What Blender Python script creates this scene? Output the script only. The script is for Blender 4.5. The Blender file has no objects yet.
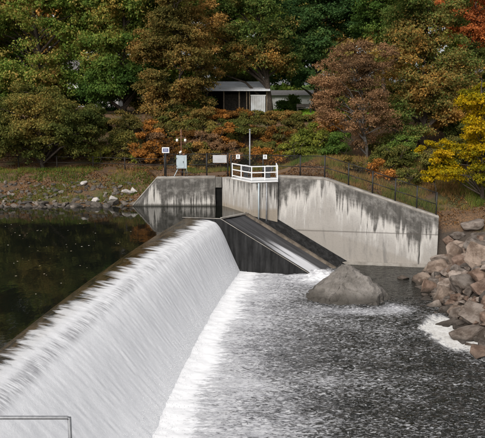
import bpy, bmesh, math, random
import numpy as np
from mathutils import Vector, Matrix
R = math.radians
rng = np.random.default_rng(7)
random.seed(7)
scene = bpy.context.scene
col = scene.collection

# ------------------------------------------------------------------ camera
cam = bpy.data.cameras.new('camera')
camo = bpy.data.objects.new('camera', cam)
col.objects.link(camo)
cam.sensor_fit = 'HORIZONTAL'
cam.sensor_width = 36.0
cam.lens = 36.0 * 700 / 485
cam.clip_end = 2000
camo.location = (0, 0, 8.0)
camo.rotation_euler = (R(90) - math.atan(117 / 700), 0, 0)
scene.camera = camo

# ------------------------------------------------------------------ sky and sun (overcast)
SUN_EL, SUN_AZ = 40, 208          # degrees; azimuth clockwise from +Y
world = bpy.data.worlds.new('World')
scene.world = world
world.use_nodes = True
wn = world.node_tree
wn.nodes.clear()
sky = wn.nodes.new('ShaderNodeTexSky')
sky.sky_type = 'NISHITA'
sky.sun_disc = False
sky.sun_elevation = R(SUN_EL)
sky.sun_rotation = R(SUN_AZ)
sky.dust_density = 4.0
sky.air_density = 1.0
hs = wn.nodes.new('ShaderNodeHueSaturation')
hs.inputs['Saturation'].default_value = 0.22
bg = wn.nodes.new('ShaderNodeBackground')
bg.inputs['Strength'].default_value = 0.13
wo = wn.nodes.new('ShaderNodeOutputWorld')
wn.links.new(sky.outputs[0], hs.inputs['Color'])
wn.links.new(hs.outputs[0], bg.inputs['Color'])
wn.links.new(bg.outputs[0], wo.inputs['Surface'])
sl = bpy.data.lights.new('sun', 'SUN')
sl.energy = 1.5
sl.angle = R(25)
sl.color = (1.0, 0.95, 0.88)
so = bpy.data.objects.new('sun', sl)
col.objects.link(so)
so.rotation_euler = (R(90 - SUN_EL), 0, R(180 - SUN_AZ))
so.location = (-30, -30, 60)
scene.view_settings.view_transform = 'Standard'
scene.view_settings.look = 'None'
scene.view_settings.exposure = 0.40
scene.view_settings.gamma = 1.0
scene.view_settings.use_curve_mapping = False
scene.render.engine = 'CYCLES'
cy = scene.cycles
cy.max_bounces = 5
cy.diffuse_bounces = 2
cy.glossy_bounces = 3
cy.transmission_bounces = 4
cy.transparent_max_bounces = 6
cy.caustics_reflective = False
cy.caustics_refractive = False
cy.use_denoising = True
cy.use_adaptive_sampling = True
cy.adaptive_threshold = 0.025

# ------------------------------------------------------------------ numeric helpers
def _h(ix, iy, seed):
    n = (ix.astype(np.int64) * 374761393 + iy.astype(np.int64) * 668265263 + seed * 974711) & 0xffffffff
    n = ((n ^ (n >> 13)) * 1274126177) & 0xffffffff
    return ((n ^ (n >> 16)) & 0xffff) / 65535.0

def vnoise(x, y, seed=0):
    x = np.asarray(x, float); y = np.asarray(y, float)
    ix = np.floor(x); iy = np.floor(y)
    fx = x - ix; fy = y - iy
    fx = fx * fx * (3 - 2 * fx); fy = fy * fy * (3 - 2 * fy)
    a = _h(ix, iy, seed); b = _h(ix + 1, iy, seed); c = _h(ix, iy + 1, seed); d = _h(ix + 1, iy + 1, seed)
    return (a * (1 - fx) + b * fx) * (1 - fy) + (c * (1 - fx) + d * fx) * fy

def fbm(x, y, seed=0, octv=4):
    s = 0; a = 0.5
    for i in range(octv):
        s = s + a * (vnoise(x * 2 ** i + 17.3 * i, y * 2 ** i - 9.1 * i, seed + i) - 0.5); a *= 0.55
    return s

def sstep(a, b, x):
    t = np.clip((np.asarray(x, float) - a) / (b - a), 0, 1)
    return t * t * (3 - 2 * t)

# ------------------------------------------------------------------ object helpers
def tag(o, label=None, cat=None, group=None, kind=None):
    if label: o['label'] = label
    if cat: o['category'] = cat
    if group: o['group'] = group
    if kind: o['kind'] = kind
    return o

def empty(name, loc=(0, 0, 0), rz=0.0):
    o = bpy.data.objects.new(name, None)
    col.objects.link(o)
    o.location = loc
    o.rotation_euler = (0, 0, rz)
    return o

def link(name, me, mat=None, parent=None):
    if mat is not None and len(me.materials) == 0: me.materials.append(mat)
    o = bpy.data.objects.new(name, me)
    col.objects.link(o)
    if parent is not None: o.parent = parent
    return o

def npmesh(name, verts, faces, smooth=False):
    """verts (n,3), faces (m,k) arrays with constant k"""
    verts = np.asarray(verts, np.float32); faces = np.asarray(faces, np.int32)
    me = bpy.data.meshes.new(name)
    m, k = faces.shape
    me.vertices.add(len(verts)); me.vertices.foreach_set('co', verts.ravel())
    me.loops.add(m * k); me.loops.foreach_set('vertex_index', faces.ravel())
    me.polygons.add(m)
    me.polygons.foreach_set('loop_start', np.arange(0, m * k, k, dtype=np.int32))
    if smooth: me.polygons.foreach_set('use_smooth', np.ones(m, bool))
    me.update(calc_edges=True)
    return me

def fattr(me, name, vals):
    a = me.attributes.new(name, 'FLOAT', 'POINT')
    a.data.foreach_set('value', np.asarray(vals, np.float32))

def gridfaces(nu, nv):
    i = np.arange(nu - 1)[:, None] * nv + np.arange(nv - 1)[None, :]
    i = i.ravel()
    return np.stack([i, i + nv, i + nv + 1, i + 1], 1)

class MB:
    def __init__(s): s.v = []; s.f = []
    def add(s, v, f):
        n = len(s.v); s.v += [tuple(p) for p in v]; s.f += [tuple(i + n for i in q) for q in f]; return s
    def box(s, x0, x1, y0, y1, z0, z1):
        return s.add([(x0, y0, z0), (x1, y0, z0), (x1, y1, z0), (x0, y1, z0), (x0, y0, z1), (x1, y0, z1), (x1, y1, z1), (x0, y1, z1)],
                     [(0, 3, 2, 1), (4, 5, 6, 7), (0, 1, 5, 4), (1, 2, 6, 5), (2, 3, 7, 6), (3, 0, 4, 7)])
    def tube(s, pts, rad, n=6, cap=True):
        pts = [Vector(p) for p in pts]
        if not hasattr(rad, '__len__'): rad = [rad] * len(pts)
        rings = []
        for i, p in enumerate(pts):
            d = (pts[min(i + 1, len(pts) - 1)] - pts[max(i - 1, 0)]).normalized()
            a = d.cross(Vector((0, 0, 1)))
            if a.length < 1e-3: a = d.cross(Vector((1, 0, 0)))
            a.normalize(); b = a.cross(d)
            rings.append([p + (a * math.cos(2 * math.pi * k / n) + b * math.sin(2 * math.pi * k / n)) * rad[i] for k in range(n)])
        v = [q for r in rings for q in r]; f = []
        for i in range(len(pts) - 1):
            for k in range(n):
                f.append((i * n + k, i * n + (k + 1) % n, (i + 1) * n + (k + 1) % n, (i + 1) * n + k))
        if cap:
            f.append(tuple(range(n))); f.append(tuple(range(len(v) - 1, len(v) - 1 - n, -1)))
        return s.add(v, f)
    def bar(s, a, b, w, h):
        """rectangular bar from a to b"""
        a = Vector(a); b = Vector(b); d = (b - a).normalized()
        u = d.cross(Vector((0, 0, 1)))
        if u.length < 1e-3: u = Vector((1, 0, 0))
        u.normalize(); t = u.cross(d)
        v = []
        for p in (a, b):
            for (i, j) in ((-1, -1), (1, -1), (1, 1), (-1, 1)): v.append(p + u * (w / 2 * i) + t * (h / 2 * j))
        return s.add(v, [(0, 1, 2, 3), (7, 6, 5, 4), (0, 4, 5, 1), (1, 5, 6, 2), (2, 6, 7, 3), (3, 7, 4, 0)])
    def mesh(s, name, smooth=False, bevel=0.0):
        me = bpy.data.meshes.new(name)
        me.from_pydata([tuple(p) for p in s.v], [], s.f)
        bm = bmesh.new(); bm.from_mesh(me)
        bmesh.ops.recalc_face_normals(bm, faces=bm.faces)
        if bevel > 0:
            bmesh.ops.bevel(bm, geom=list(bm.edges), offset=bevel, segments=1, affect='EDGES', profile=0.5)
        for f in bm.faces: f.smooth = smooth
        bm.to_mesh(me); bm.free()
        return me
    def build(s, name, mat, parent=None, smooth=False, bevel=0.0):
        return link(name, s.mesh(name, smooth, bevel), mat, parent)

# ------------------------------------------------------------------ material helpers
class NT:
    def __init__(s, name):
        s.m = bpy.data.materials.new(name); s.m.use_nodes = True
        s.t = s.m.node_tree; s.t.nodes.clear()
        s.out = s.n('ShaderNodeOutputMaterial')
    def n(s, t, **kw):
        x = s.t.nodes.new(t)
        for k, v in kw.items(): setattr(x, k, v)
        return x
    def l(s, a, b): s.t.links.new(a, b)
    def set(s, inp, v):
        if hasattr(v, 'is_linked') or isinstance(v, bpy.types.NodeSocket): s.l(v, inp)
        else:
            if inp.type == 'RGBA' and len(v) == 3: v = (*v, 1)
            inp.default_value = v
    def math(s, op, a, b=None, c=None, clamp=False):
        x = s.n('ShaderNodeMath', operation=op, use_clamp=clamp)
        s.set(x.inputs[0], a)
        if b is not None: s.set(x.inputs[1], b)
        if c is not None: s.set(x.inputs[2], c)
        return x.outputs[0]
    def mix(s, f, a, b, blend='MIX'):
        x = s.n('ShaderNodeMix', data_type='RGBA', blend_type=blend)
        s.set(x.inputs[0], f); s.set(x.inputs[6], a); s.set(x.inputs[7], b)
        return x.outputs[2]
    def ss(s, v, a, b, lo=0.0, hi=1.0):
        x = s.n('ShaderNodeMapRange', interpolation_type='SMOOTHSTEP')
        s.set(x.inputs[0], v); s.set(x.inputs[1], a); s.set(x.inputs[2], b); s.set(x.inputs[3], lo); s.set(x.inputs[4], hi)
        return x.outputs[0]
    def obj(s): return s.n('ShaderNodeTexCoord').outputs['Object']
    def pos(s): return s.n('ShaderNodeNewGeometry').outputs['Position']
    def uv(s): return s.n('ShaderNodeTexCoord').outputs['UV']
    def scale(s, vec, sc):
        x = s.n('ShaderNodeVectorMath', operation='MULTIPLY'); s.set(x.inputs[0], vec); s.set(x.inputs[1], sc); return x.outputs[0]
    def noise(s, vec, sc, det=4, rough=0.55, dist=0.0):
        x = s.n('ShaderNodeTexNoise'); s.set(x.inputs['Vector'], vec)
        x.inputs['Scale'].default_value = sc; x.inputs['Detail'].default_value = det
        x.inputs['Roughness'].default_value = rough; x.inputs['Distortion'].default_value = dist
        return x.outputs['Fac']
    def vor(s, vec, sc, feat='F1'):
        x = s.n('ShaderNodeTexVoronoi', feature=feat); s.set(x.inputs['Vector'], vec); x.inputs['Scale'].default_value = sc
        return x
    def ramp(s, f, stops, interp='LINEAR'):
        x = s.n('ShaderNodeValToRGB'); cr = x.color_ramp; cr.interpolation = interp
        while len(cr.elements) < len(stops): cr.elements.new(0.5)
        for e, (p, c) in zip(cr.elements, stops): e.position = p; e.color = (*c, 1)
        s.set(x.inputs[0], f); return x.outputs[0]
    def sep(s, v):
        x = s.n('ShaderNodeSeparateXYZ'); s.set(x.inputs[0], v); return x.outputs
    def comb(s, a, b, c):
        x = s.n('ShaderNodeCombineXYZ'); s.set(x.inputs[0], a); s.set(x.inputs[1], b); s.set(x.inputs[2], c); return x.outputs[0]
    def attr(s, name):
        return s.n('ShaderNodeAttribute', attribute_name=name).outputs['Fac']
    def bump(s, h, strength=0.5, dist=0.05, normal=None):
        x = s.n('ShaderNodeBump'); x.inputs['Strength'].default_value = strength; x.inputs['Distance'].default_value = dist
        s.set(x.inputs['Height'], h)
        if normal is not None: s.l(normal, x.inputs['Normal'])
        return x.outputs[0]
    def bsdf(s, color, rough=0.8, spec=0.3, normal=None, metal=0.0, out=True, ior=None):
        x = s.n('ShaderNodeBsdfPrincipled')
        s.set(x.inputs['Base Color'], color); s.set(x.inputs['Roughness'], rough)
        s.set(x.inputs['Specular IOR Level'], spec); s.set(x.inputs['Metallic'], metal)
        if ior: x.inputs['IOR'].default_value = ior
        if normal is not None: s.l(normal, x.inputs['Normal'])
        if out: s.l(x.outputs[0], s.out.inputs[0])
        return x.outputs[0]

def simple(name, c1, c2, sc=6.0, rough=0.7, spec=0.3, metal=0.0, bump=0.0):
    t = NT(name); p = t.obj(); nz = t.noise(p, sc, 5)
    nrm = t.bump(nz, bump, 0.03) if bump else None
    t.bsdf(t.mix(t.ss(nz, 0.3, 0.7), c1, c2), rough, spec, nrm, metal)
    return t.m

def leafmat(name, stops, trans=0.32, gain=1.75):
    def sat(c_):
        g_ = sum(c_) / 3; return tuple(min(0.8, max(0.004, g_ + (k - g_) * 1.15) * gain) for k in c_)
    stops = [(a, sat(c_)) for a, c_ in stops]
    t = NT(name)
    c = t.ramp(t.attr('tone'), stops)
    d = t.n('ShaderNodeBsdfDiffuse'); t.l(c, d.inputs['Color'])
    tr = t.n('ShaderNodeBsdfTranslucent')
    t.l(t.mix(1.0, c, (1.0, 0.95, 0.6), 'MULTIPLY'), tr.inputs['Color'])
    mx = t.n('ShaderNodeMixShader'); mx.inputs[0].default_value = trans
    t.l(d.outputs[0], mx.inputs[1]); t.l(tr.outputs[0], mx.inputs[2]); t.l(mx.outputs[0], t.out.inputs[0])
    return t.m

def concrete(name, curve, ulen, amp, dark=(0.062, 0.058, 0.052), light=(0.40, 0.38, 0.355), tan=(0.29, 0.265, 0.235),
             joint=None, tan_from=99.0, smr=0.75, wet=None, fing=2.6):
    """UV: u metres along the wall, v metres below its top. Stain depth as a curve over u, ragged by run-off fingers."""
    t = NT(name)
    u, v, _ = t.sep(t.uv())
    z = t.sep(t.pos())[2]
    fc = t.n('ShaderNodeFloatCurve')
    cv = fc.mapping.curves[0]
    pts = [(a / ulen, b / 6.0) for a, b in curve]
    while len(cv.points) < len(pts): cv.points.new(0.5, 0.5)
    for q, (a, b) in zip(cv.points, pts): q.location = (a, b); q.handle_type = 'VECTOR'
    fc.mapping.update()
    t.set(fc.inputs['Value'], t.math('DIVIDE', u, ulen))
    S = t.math('MULTIPLY', fc.outputs[0], 6.0)
    uv0 = t.uv()
    n1 = t.noise(t.scale(uv0, (fing, 0.16, 1)), 1.0, 4, 0.65, 0.2)
    n2 = t.noise(t.scale(uv0, (9.0, 0.5, 1)), 1.0, 4, 0.6)
    f1 = t.math('POWER', t.ss(n1, 0.38, 0.74), 1.5)
    S = t.math('ADD', S, t.math('MULTIPLY', t.math('SUBTRACT', f1, 0.30), amp * 2.0))
    S = t.math('ADD', S, t.math('MULTIPLY', t.math('SUBTRACT', n2, 0.5), amp * 0.45))
    sk = t.noise(t.scale(uv0, (7.0, 0.22, 1)), 1.0, 5, 0.7, 0.2)
    bl = t.noise(uv0, 1.4, 6, 0.7)
    q_ = t.math('ADD', t.math('SUBTRACT', S, v), t.math('ADD', t.math('MULTIPLY', t.math('SUBTRACT', sk, 0.5), 1.5), t.math('MULTIPLY', t.math('SUBTRACT', bl, 0.5), 0.8)))
    m = t.math('MULTIPLY', t.ss(q_, -0.60, 0.55), t.ss(bl, 0.28, 0.58, 0.62, 1.0))
    # faint runs inside the light zone
    runs = t.ss(t.noise(t.scale(uv0, (6.5, 0.12, 1)), 1.0, 4, 0.7), 0.55, 0.80)
    big = t.noise(uv0, 0.9, 5, 0.6)
    fine = t.noise(uv0, 9.0, 5, 0.65)
    lc = t.mix(t.ss(big, 0.3, 0.7), light, tuple(k * 0.80 for k in light))
    under_ = t.math('SUBTRACT', v, S)
    lc = t.mix(t.ss(under_, 0.1, 1.6, 0.85, 0.0), lc, tuple(min(0.62, k * 1.35) for k in light))
    lc = t.mix(t.math('MULTIPLY', t.ss(v, tan_from - 0.15, tan_from + 0.15), 0.85), lc, tan)
    lc = t.mix(t.math('MULTIPLY', t.ss(under_, 0.7, 2.4), 0.55), lc, tan)
    smear = t.math('MULTIPLY', t.ss(t.noise(t.scale(uv0, (1.6, 0.35, 1)), 1.0, 6, 0.7, 0.5), 0.52, 0.75), smr)
    lc = t.mix(smear, lc, tuple(k * 0.38 for k in light))
    lc = t.mix(t.math('MULTIPLY', runs, 0.45), lc, tuple(k * 0.45 for k in light))
    dc = t.mix(t.ss(t.noise(t.scale(uv0, (5, 0.5, 1)), 1.0, 4), 0.3, 0.75), dark, tuple(k * 1.75 for k in dark))
    c = t.mix(m, lc, dc)
    if joint is not None:
        for jz in joint:
            j = t.ss(t.math('ABSOLUTE', t.math('SUBTRACT', z, t.math('ADD', jz, t.math('MULTIPLY', t.math('SUBTRACT', big, 0.5), 0.05)))), 0.02, 0.07, 1, 0)
            c = t.mix(t.math('MULTIPLY', j, 0.55), c, (0.08, 0.07, 0.06))
    # pale worn arris along the top
    top = t.ss(v, 0.02, 0.09, 1, 0)
    c = t.mix(t.math('MULTIPLY', top, 0.7), c, (0.34, 0.31, 0.27))
    c = t.mix(t.math('MULTIPLY', t.math('SUBTRACT', fine, 0.5), 0.9, clamp=True), c, (0.06, 0.055, 0.05))
    rough = 0.85
    if wet is not None:
        w = t.ss(t.math('ADD', z, t.math('MULTIPLY', t.math('SUBTRACT', n2, 0.5), 0.3)), wet, wet + 0.25, 1, 0)
        c = t.mix(t.math('MULTIPLY', w, 0.9), c, (0.035, 0.033, 0.026))
    t.bsdf(c, rough, 0.25, t.bump(t.math('ADD', fine, t.math('MULTIPLY', big, 0.5)), 0.35, 0.03))
    return t.m

M = {}
M['shade_black'] = simple('shade_black', (0.004, 0.004, 0.004), (0.010, 0.010, 0.009), 3, 0.9, 0.1)  # near-black colour for the painted shade inside the slot
M['stained'] = simple('stained', (0.10, 0.094, 0.084), (0.17, 0.16, 0.145), 2.5, 0.9, 0.2, bump=0.3)
M['bark'] = simple('bark', (0.035, 0.026, 0.02), (0.085, 0.068, 0.052), 9, 0.9, 0.2, bump=0.6)
M['bark_grey'] = simple('bark_grey', (0.10, 0.09, 0.08), (0.20, 0.185, 0.165), 9, 0.9, 0.2, bump=0.6)
M['fence_dark'] = simple('fence_dark', (0.010, 0.010, 0.010), (0.022, 0.021, 0.02), 8, 0.5, 0.4)
M['wire'] = simple('wire', (0.03, 0.03, 0.03), (0.045, 0.044, 0.042), 8, 0.5, 0.4)
M['white_paint'] = simple('white_paint', (0.70, 0.70, 0.70), (0.80, 0.80, 0.79), 3, 0.45, 0.4)
M['galv'] = simple('galv', (0.22, 0.225, 0.235), (0.30, 0.305, 0.315), 5, 0.4, 0.5, metal=0.3)
M['rail_grey'] = simple('rail_grey', (0.16, 0.165, 0.175), (0.22, 0.225, 0.235), 14, 0.42, 0.5, metal=0.2, bump=0.05)
M['sign_white'] = simple('sign_white', (0.62, 0.63, 0.65), (0.70, 0.70, 0.70), 4, 0.5)
M['sign_grey'] = simple('sign_grey', (0.36, 0.365, 0.37), (0.45, 0.45, 0.45), 4, 0.55)
M['sign_blue'] = simple('sign_blue', (0.06, 0.08, 0.19), (0.08, 0.10, 0.22), 4, 0.5)
M['sign_ink'] = simple('sign_ink', (0.02, 0.02, 0.02), (0.04, 0.04, 0.04), 4, 0.6)
M['cabinet'] = simple('cabinet', (0.34, 0.40, 0.43), (0.43, 0.48, 0.50), 2.5, 0.5, 0.4)
M['lamp_white'] = simple('lamp_white', (0.72, 0.70, 0.62), (0.78, 0.76, 0.70), 3, 0.4, 0.4)
M['rust'] = simple('rust', (0.12, 0.055, 0.03), (0.22, 0.11, 0.07), 6, 0.8)
M['dark_metal'] = simple('dark_metal', (0.02, 0.02, 0.022), (0.05, 0.05, 0.05), 6, 0.5, 0.5)
M['timber'] = simple('timber', (0.10, 0.075, 0.05), (0.18, 0.14, 0.10), 7, 0.85, 0.2)
M['dark_timber'] = simple('dark_timber', (0.018, 0.016, 0.014), (0.045, 0.038, 0.03), 7, 0.85, 0.2)
M['siding'] = simple('siding', (0.60, 0.59, 0.57), (0.72, 0.71, 0.70), 0.7, 0.7)
M['cream'] = simple('cream', (0.55, 0.50, 0.42), (0.64, 0.60, 0.52), 0.7, 0.7)
M['shingle'] = simple('shingle', (0.10, 0.095, 0.09), (0.17, 0.16, 0.155), 5, 0.9, bump=0.3)
M['pane'] = simple('pane', (0.015, 0.018, 0.02), (0.03, 0.033, 0.035), 2, 0.3, 0.3)

t = NT('tin'); p = t.obj()
wv = t.n('ShaderNodeTexWave', wave_type='BANDS', bands_direction='X'); t.l(p, wv.inputs['Vector']); wv.inputs['Scale'].default_value = 3.2
cc = t.mix(t.ss(t.noise(p, 0.9, 5), 0.35, 0.7), (0.62, 0.63, 0.65), (0.44, 0.43, 0.42))
t.bsdf(cc, 0.5, 0.4, t.bump(wv.outputs['Fac'], 0.4, 0.04), 0.1); M['tin'] = t.m

# ------------------------------------------------------------------ the ground
def crest_x(y): d = np.asarray(y, float) - 21.7; return -7.87 + 0.09 * d + 0.0023 * d * d
def crest_n(y):
    s = 0.09 + 0.0046 * (np.asarray(y, float) - 21.7); k = 1 / np.sqrt(1 + s * s)
    return k, -s * k                                   # unit normal pointing downstream
EDGE = [(13.4, 60.0), (13.6, 49.3), (12.3, 46.0), (11.6, 44.0), (11.2, 38.5), (11.1, 36.0), (11.0, 33.5), (11.7, 31.0), (13, 25), (14, 10), (15, -20)]

def edge_dist(x, y):
    """signed distance to the right bank's waterline, positive on land"""
    x = np.asarray(x, float); y = np.asarray(y, float)
    best = np.full(np.broadcast(x, y).shape, 1e9); sg = np.ones_like(best)
    for (ax, ay), (bx, by) in zip(EDGE[:-1], EDGE[1:]):
        dx, dy = bx - ax, by - ay; L = dx * dx + dy * dy
        tt = np.clip(((x - ax) * dx + (y - ay) * dy) / L, 0, 1)
        d = np.hypot(x - ax - tt * dx, y - ay - tt * dy)
        cr = dx * (y - ay) - dy * (x - ax)
        u = d < best - 1e-9
        best = np.where(u, d, best); sg = np.where(u, np.sign(cr), sg)
    return best * sg

WING = [(2.6, 51.25, 2.55), (6.0, 50.6, 2.45), (13.95, 49.09, -0.13)]   # face line, top height
def wing_y(x): return 50.6 - 0.19 * (np.asarray(x, float) - 6.0)
def wall_y(x):
    x = np.asarray(x, float)
    return np.where(x < -1.6, 54.0, np.where(x < 0.6, 54.0 - (x + 1.6) / 2.2 * 3.6, np.where(x < 2.6, 50.4 + (x - 0.6) / 2 * 0.85, wing_y(x))))
def wall_top(x): return np.interp(x, [-8.5, -6.65, 0.6, 6.0, 13.95, 18, 30], [0.0, 2.15, 2.3, 2.4, -0.2, -0.1, 1.0])

def ground_h(x, y):
    x = np.asarray(x, float); y = np.asarray(y, float)
    x, y = np.broadcast_arrays(x, y)
    bed = np.full(x.shape, -6.0)
    wob = fbm(x * 0.35, y * 0.35, 3) * 1.2
    # left shore of the pool
    shore = 53.75 + fbm(x * 0.25, 0 * x, 11) * 1.6 * sstep(-9, -13, x)
    left = np.where(y < shore, -1.2 + (y - shore) * 0.8, (y - shore) * 0.42 - 0.12)
    left = np.minimum(left, 2.15 + 0.02 * (y - 60))
    # behind the concrete walls
    wy = wall_y(x)
    mid = wall_top(x) - 0.12 + np.clip(y - wy - 1.5, 0, 9) * np.interp(x, [3, 8, 14, 22], [0.0, 0.20, 0.36, 0.30])
    back = np.where(y > wy + 0.28, mid, bed)
    wl = sstep(-6.6, -8.4, x)
    north = np.where(x < -8.4, left, np.where(x < -6.6, np.where(y > 54.28, left * wl + mid * (1 - wl), bed), back))
    # hill and lawn behind
    hill = 2.2 + 4.5 * sstep(61.5, 74, y) + 0.02 * np.clip(y - 74, 0, 60) + 3.5 * sstep(92, 150, y)
    north = np.where(y > 61, np.maximum(north, hill), north)
    north = north + wob * sstep(wy + 0.6, wy + 4, y) * 0.35
    # right bank
    ed = edge_dist(x, y)
    right = np.where(ed < 0, -4.0 + ed * 0.8, -4.0 + np.minimum(ed, 3.2) * 0.80 + np.clip(ed - 3.2, 0, 30) * 0.22 + wob * 0.4)
    right = np.maximum(right, bed)
    res = np.where(x < 13.9, np.where((y > wy + 0.28) | (x < -8.4), north, np.maximum(bed, right)),
                   np.maximum(right, np.where(y > 48.6, north * sstep(48.6, 50.6, y) + right * (1 - sstep(48.6, 50.6, y)), right)))
    # near left bank (behind the near abutment)
    near = (x < -2.6) & (y < 10.6)
    res = np.where(near, 1.75 + wob * 0.2, res)
    return res

xs = np.unique(np.concatenate([np.linspace(-160, -30, 45), np.linspace(-30, -9, 70), np.linspace(-9, 18, 118), np.linspace(18, 40, 45), np.linspace(40, 160, 40)]))
ys = np.unique(np.concatenate([np.linspace(-30, 28, 50), np.linspace(28, 46, 60), np.linspace(46, 57, 62), np.linspace(57, 80, 70), np.linspace(80, 220, 50)]))
X, Y = np.meshgrid(xs, ys, indexing='ij')
Z = ground_h(X, Y)
me = npmesh('ground', np.stack([X, Y, Z], -1).reshape(-1, 3), gridfaces(len(xs), len(ys)), True)
t = NT('ground_soil'); p = t.pos()
n1 = t.noise(p, 0.35, 5, 0.6); n2 = t.noise(p, 2.2, 5, 0.65); n3 = t.noise(p, 11.0, 4, 0.7)
px_, py_, pz_ = t.sep(p)
soil = t.mix(t.ss(n2, 0.35, 0.7), (0.05, 0.038, 0.027), (0.13, 0.085, 0.052))
litter = t.mix(t.ss(n3, 0.4, 0.65), soil, (0.19, 0.108, 0.058))
grass = t.mix(t.ss(n3, 0.3, 0.7), (0.035, 0.060, 0.015), (0.085, 0.11, 0.03))
gm = t.ss(n1, 0.50, 0.62)
lawn = t.math('MULTIPLY', t.ss(py_, 72.5, 74.5), t.ss(px_, -2, 1))
c = t.mix(t.math('MULTIPLY', gm, 0.55), litter, grass)
c = t.mix(lawn, c, t.mix(n3, (0.10, 0.17, 0.025), (0.17, 0.25, 0.05)))
path = t.math('MULTIPLY', t.ss(t.math('ABSOLUTE', t.math('SUBTRACT', py_, 57.5)), 1.8, 3.2, 1, 0), t.ss(px_, -9.5, -8))
path = t.math('MULTIPLY', path, t.ss(px_, 5, 8, 1, 0))
c = t.mix(t.math('MULTIPLY', path, 0.8), c, t.mix(n3, (0.14, 0.085, 0.05), (0.25, 0.155, 0.095)))
gap_shade = t.math('MULTIPLY', t.ss(t.math('ADD', pz_, n2), -0.9, -0.3, 1, 0), t.ss(px_, 8, 9))
c = t.mix(gap_shade, c, t.mix(n3, (0.035, 0.03, 0.025), (0.10, 0.08, 0.065)))  # ground under the riprap coloured dark so gaps between stones look shaded
t.bsdf(c, 0.95, 0.1, t.bump(t.math('ADD', n2, t.math('MULTIPLY', n3, 0.6)), 0.8, 0.12))
M['ground'] = t.m
g = link('ground', me, M['ground']); tag(g, 'leaf strewn earth banks and lawn above the river', kind='structure')

# ------------------------------------------------------------------ the pool above the weir
t = NT('pool_water'); p = t.pos()
b1 = t.noise(t.scale(p, (1, 0.55, 1)), 1.1, 3, 0.5); b2 = t.noise(p, 5.0, 2, 0.5)
nrm = t.bump(t.math('ADD', b1, t.math('MULTIPLY', b2, 0.12)), 0.035, 0.25)
t.bsdf((0.006, 0.007, 0.005), 0.03, 0.5, nrm, ior=1.33)
M['pool'] = t.m
yy = np.linspace(10.6, 48.2, 120)
cx = crest_x(yy)
v = [(-120.0, y, 0.0) for y in yy] + [(x - 0.02, y, 0.0) for x, y in zip(cx, yy)]
n = len(yy)
mb = MB(); mb.add(v, [(i, n + i, n + i + 1, i + 1) for i in range(n - 1)])
k = len(mb.v)
mb.add([(-120, 48.2, 0), (cx[-1] - 0.02, 48.2, 0), (-0.9, 48.6, 0), (0.3, 50.4, 0), (-1.55, 54.3, 0), (-8.4, 54.3, 0), (-8.4, 58, 0), (-120, 58, 0)], [tuple(range(8))])
o = mb.build('pool_water', M['pool']); tag(o, 'still dark pool of water held above the weir', kind='structure')

# ------------------------------------------------------------------ the weir body and the water falling over it
PN = np.array([(-0.12, 0.0), (0.03, 0.004), (0.6, -0.06), (1.2, -0.25), (1.7, -0.62), (2.4, -1.30), (3.2, -2.2), (4.0, -3.05), (4.9, -3.85)])
PF = np.array([(-0.12, 0.0), (0.03, 0.004), (1.0, -0.03), (1.9, -0.12), (2.25, -0.38), (2.6, -0.95), (3.0, -1.9), (3.4, -2.8), (3.9, -3.85)])
def weir_profile(y, tt):
    """tt in 0..8 -> offset downstream of the crest and height"""
    q = np.clip((np.asarray(y, float) - 22) / 26, -0.2, 1)
    idx = np.arange(9)
    on = np.interp(tt, idx, PN[:, 0]); zn = np.interp(tt, idx, PN[:, 1])
    of = np.interp(tt, idx, PF[:, 0]); zf = np.interp(tt, idx, PF[:, 1])
    return on + (of - on) * q, zn + (zf - zn) * q
ny, nt = 620, 110
yy = np.linspace(10.7, 48.17, ny)
tt = np.linspace(0.0, 8, nt)
# smooth the profile by sampling neighbours
YY, TT = np.meshgrid(yy, tt, indexing='ij')
O = 0; ZZ = 0
for d_, w_ in ((-0.4, .25), (-.2, .25), (.2, .25), (.4, .25)):
    a, b = weir_profile(YY, np.clip(TT + d_, 0, 8)); O = O + a * w_; ZZ = ZZ + b * w_
fall = sstep(1.6, 3.5, TT)
st = (vnoise(YY * 3.1 + TT * 0.25, TT * 0.55, 21) - .5) * 0.006 + (vnoise(YY * 8 + TT * 0.3, TT * 1.3, 22) - .5) * 0.003 + (vnoise(YY * 0.9, TT * 0.4, 23) - .5) * 0.03
lum = (vnoise(YY * 2.3, TT * 2.2, 24) - .5) * 0.006 + (vnoise(YY * 6, TT * 6, 25) - .5) * 0.006
disp = st * fall + lum * sstep(3, 6, TT) + 0.02 * (vnoise(YY * 6, TT * 2, 26) - .5) * sstep(1, 2, TT)
nx_, ny_ = crest_n(YY)
dO = np.gradient(O, axis=1); dZ = np.gradient(ZZ, axis=1); L = np.hypot(dO, dZ) + 1e-9
Op = O + disp * (-dZ / L); Zp = ZZ + disp * (dO / L) + 0.01
edge = sstep(48.17, 47.6, YY)
Op = O + (Op - O) * edge
Xw = crest_x(YY) + nx_ * Op; Yw = YY + ny_ * Op
me = npmesh('waterfall', np.stack([Xw, Yw, Zp], -1).reshape(-1, 3), gridfaces(ny, nt), True)
fattr(me, 'along', YY.ravel()); fattr(me, 'down', TT.ravel())
t = NT('falling_water')
al = t.attr('along'); dn = t.attr('down')
q = t.ss(al, 20, 47)
cv = t.comb(al, dn, 0.0)
s1 = t.noise(t.scale(cv, (2.6, 0.40, 1)), 1.0, 5, 0.62, 0.5)
s2 = t.noise(t.scale(cv, (11, 0.9, 1)), 1.0, 4, 0.65, 0.3)
s3 = t.noise(t.scale(cv, (1.3, 0.25, 1)), 1.0, 3, 0.6)
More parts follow.
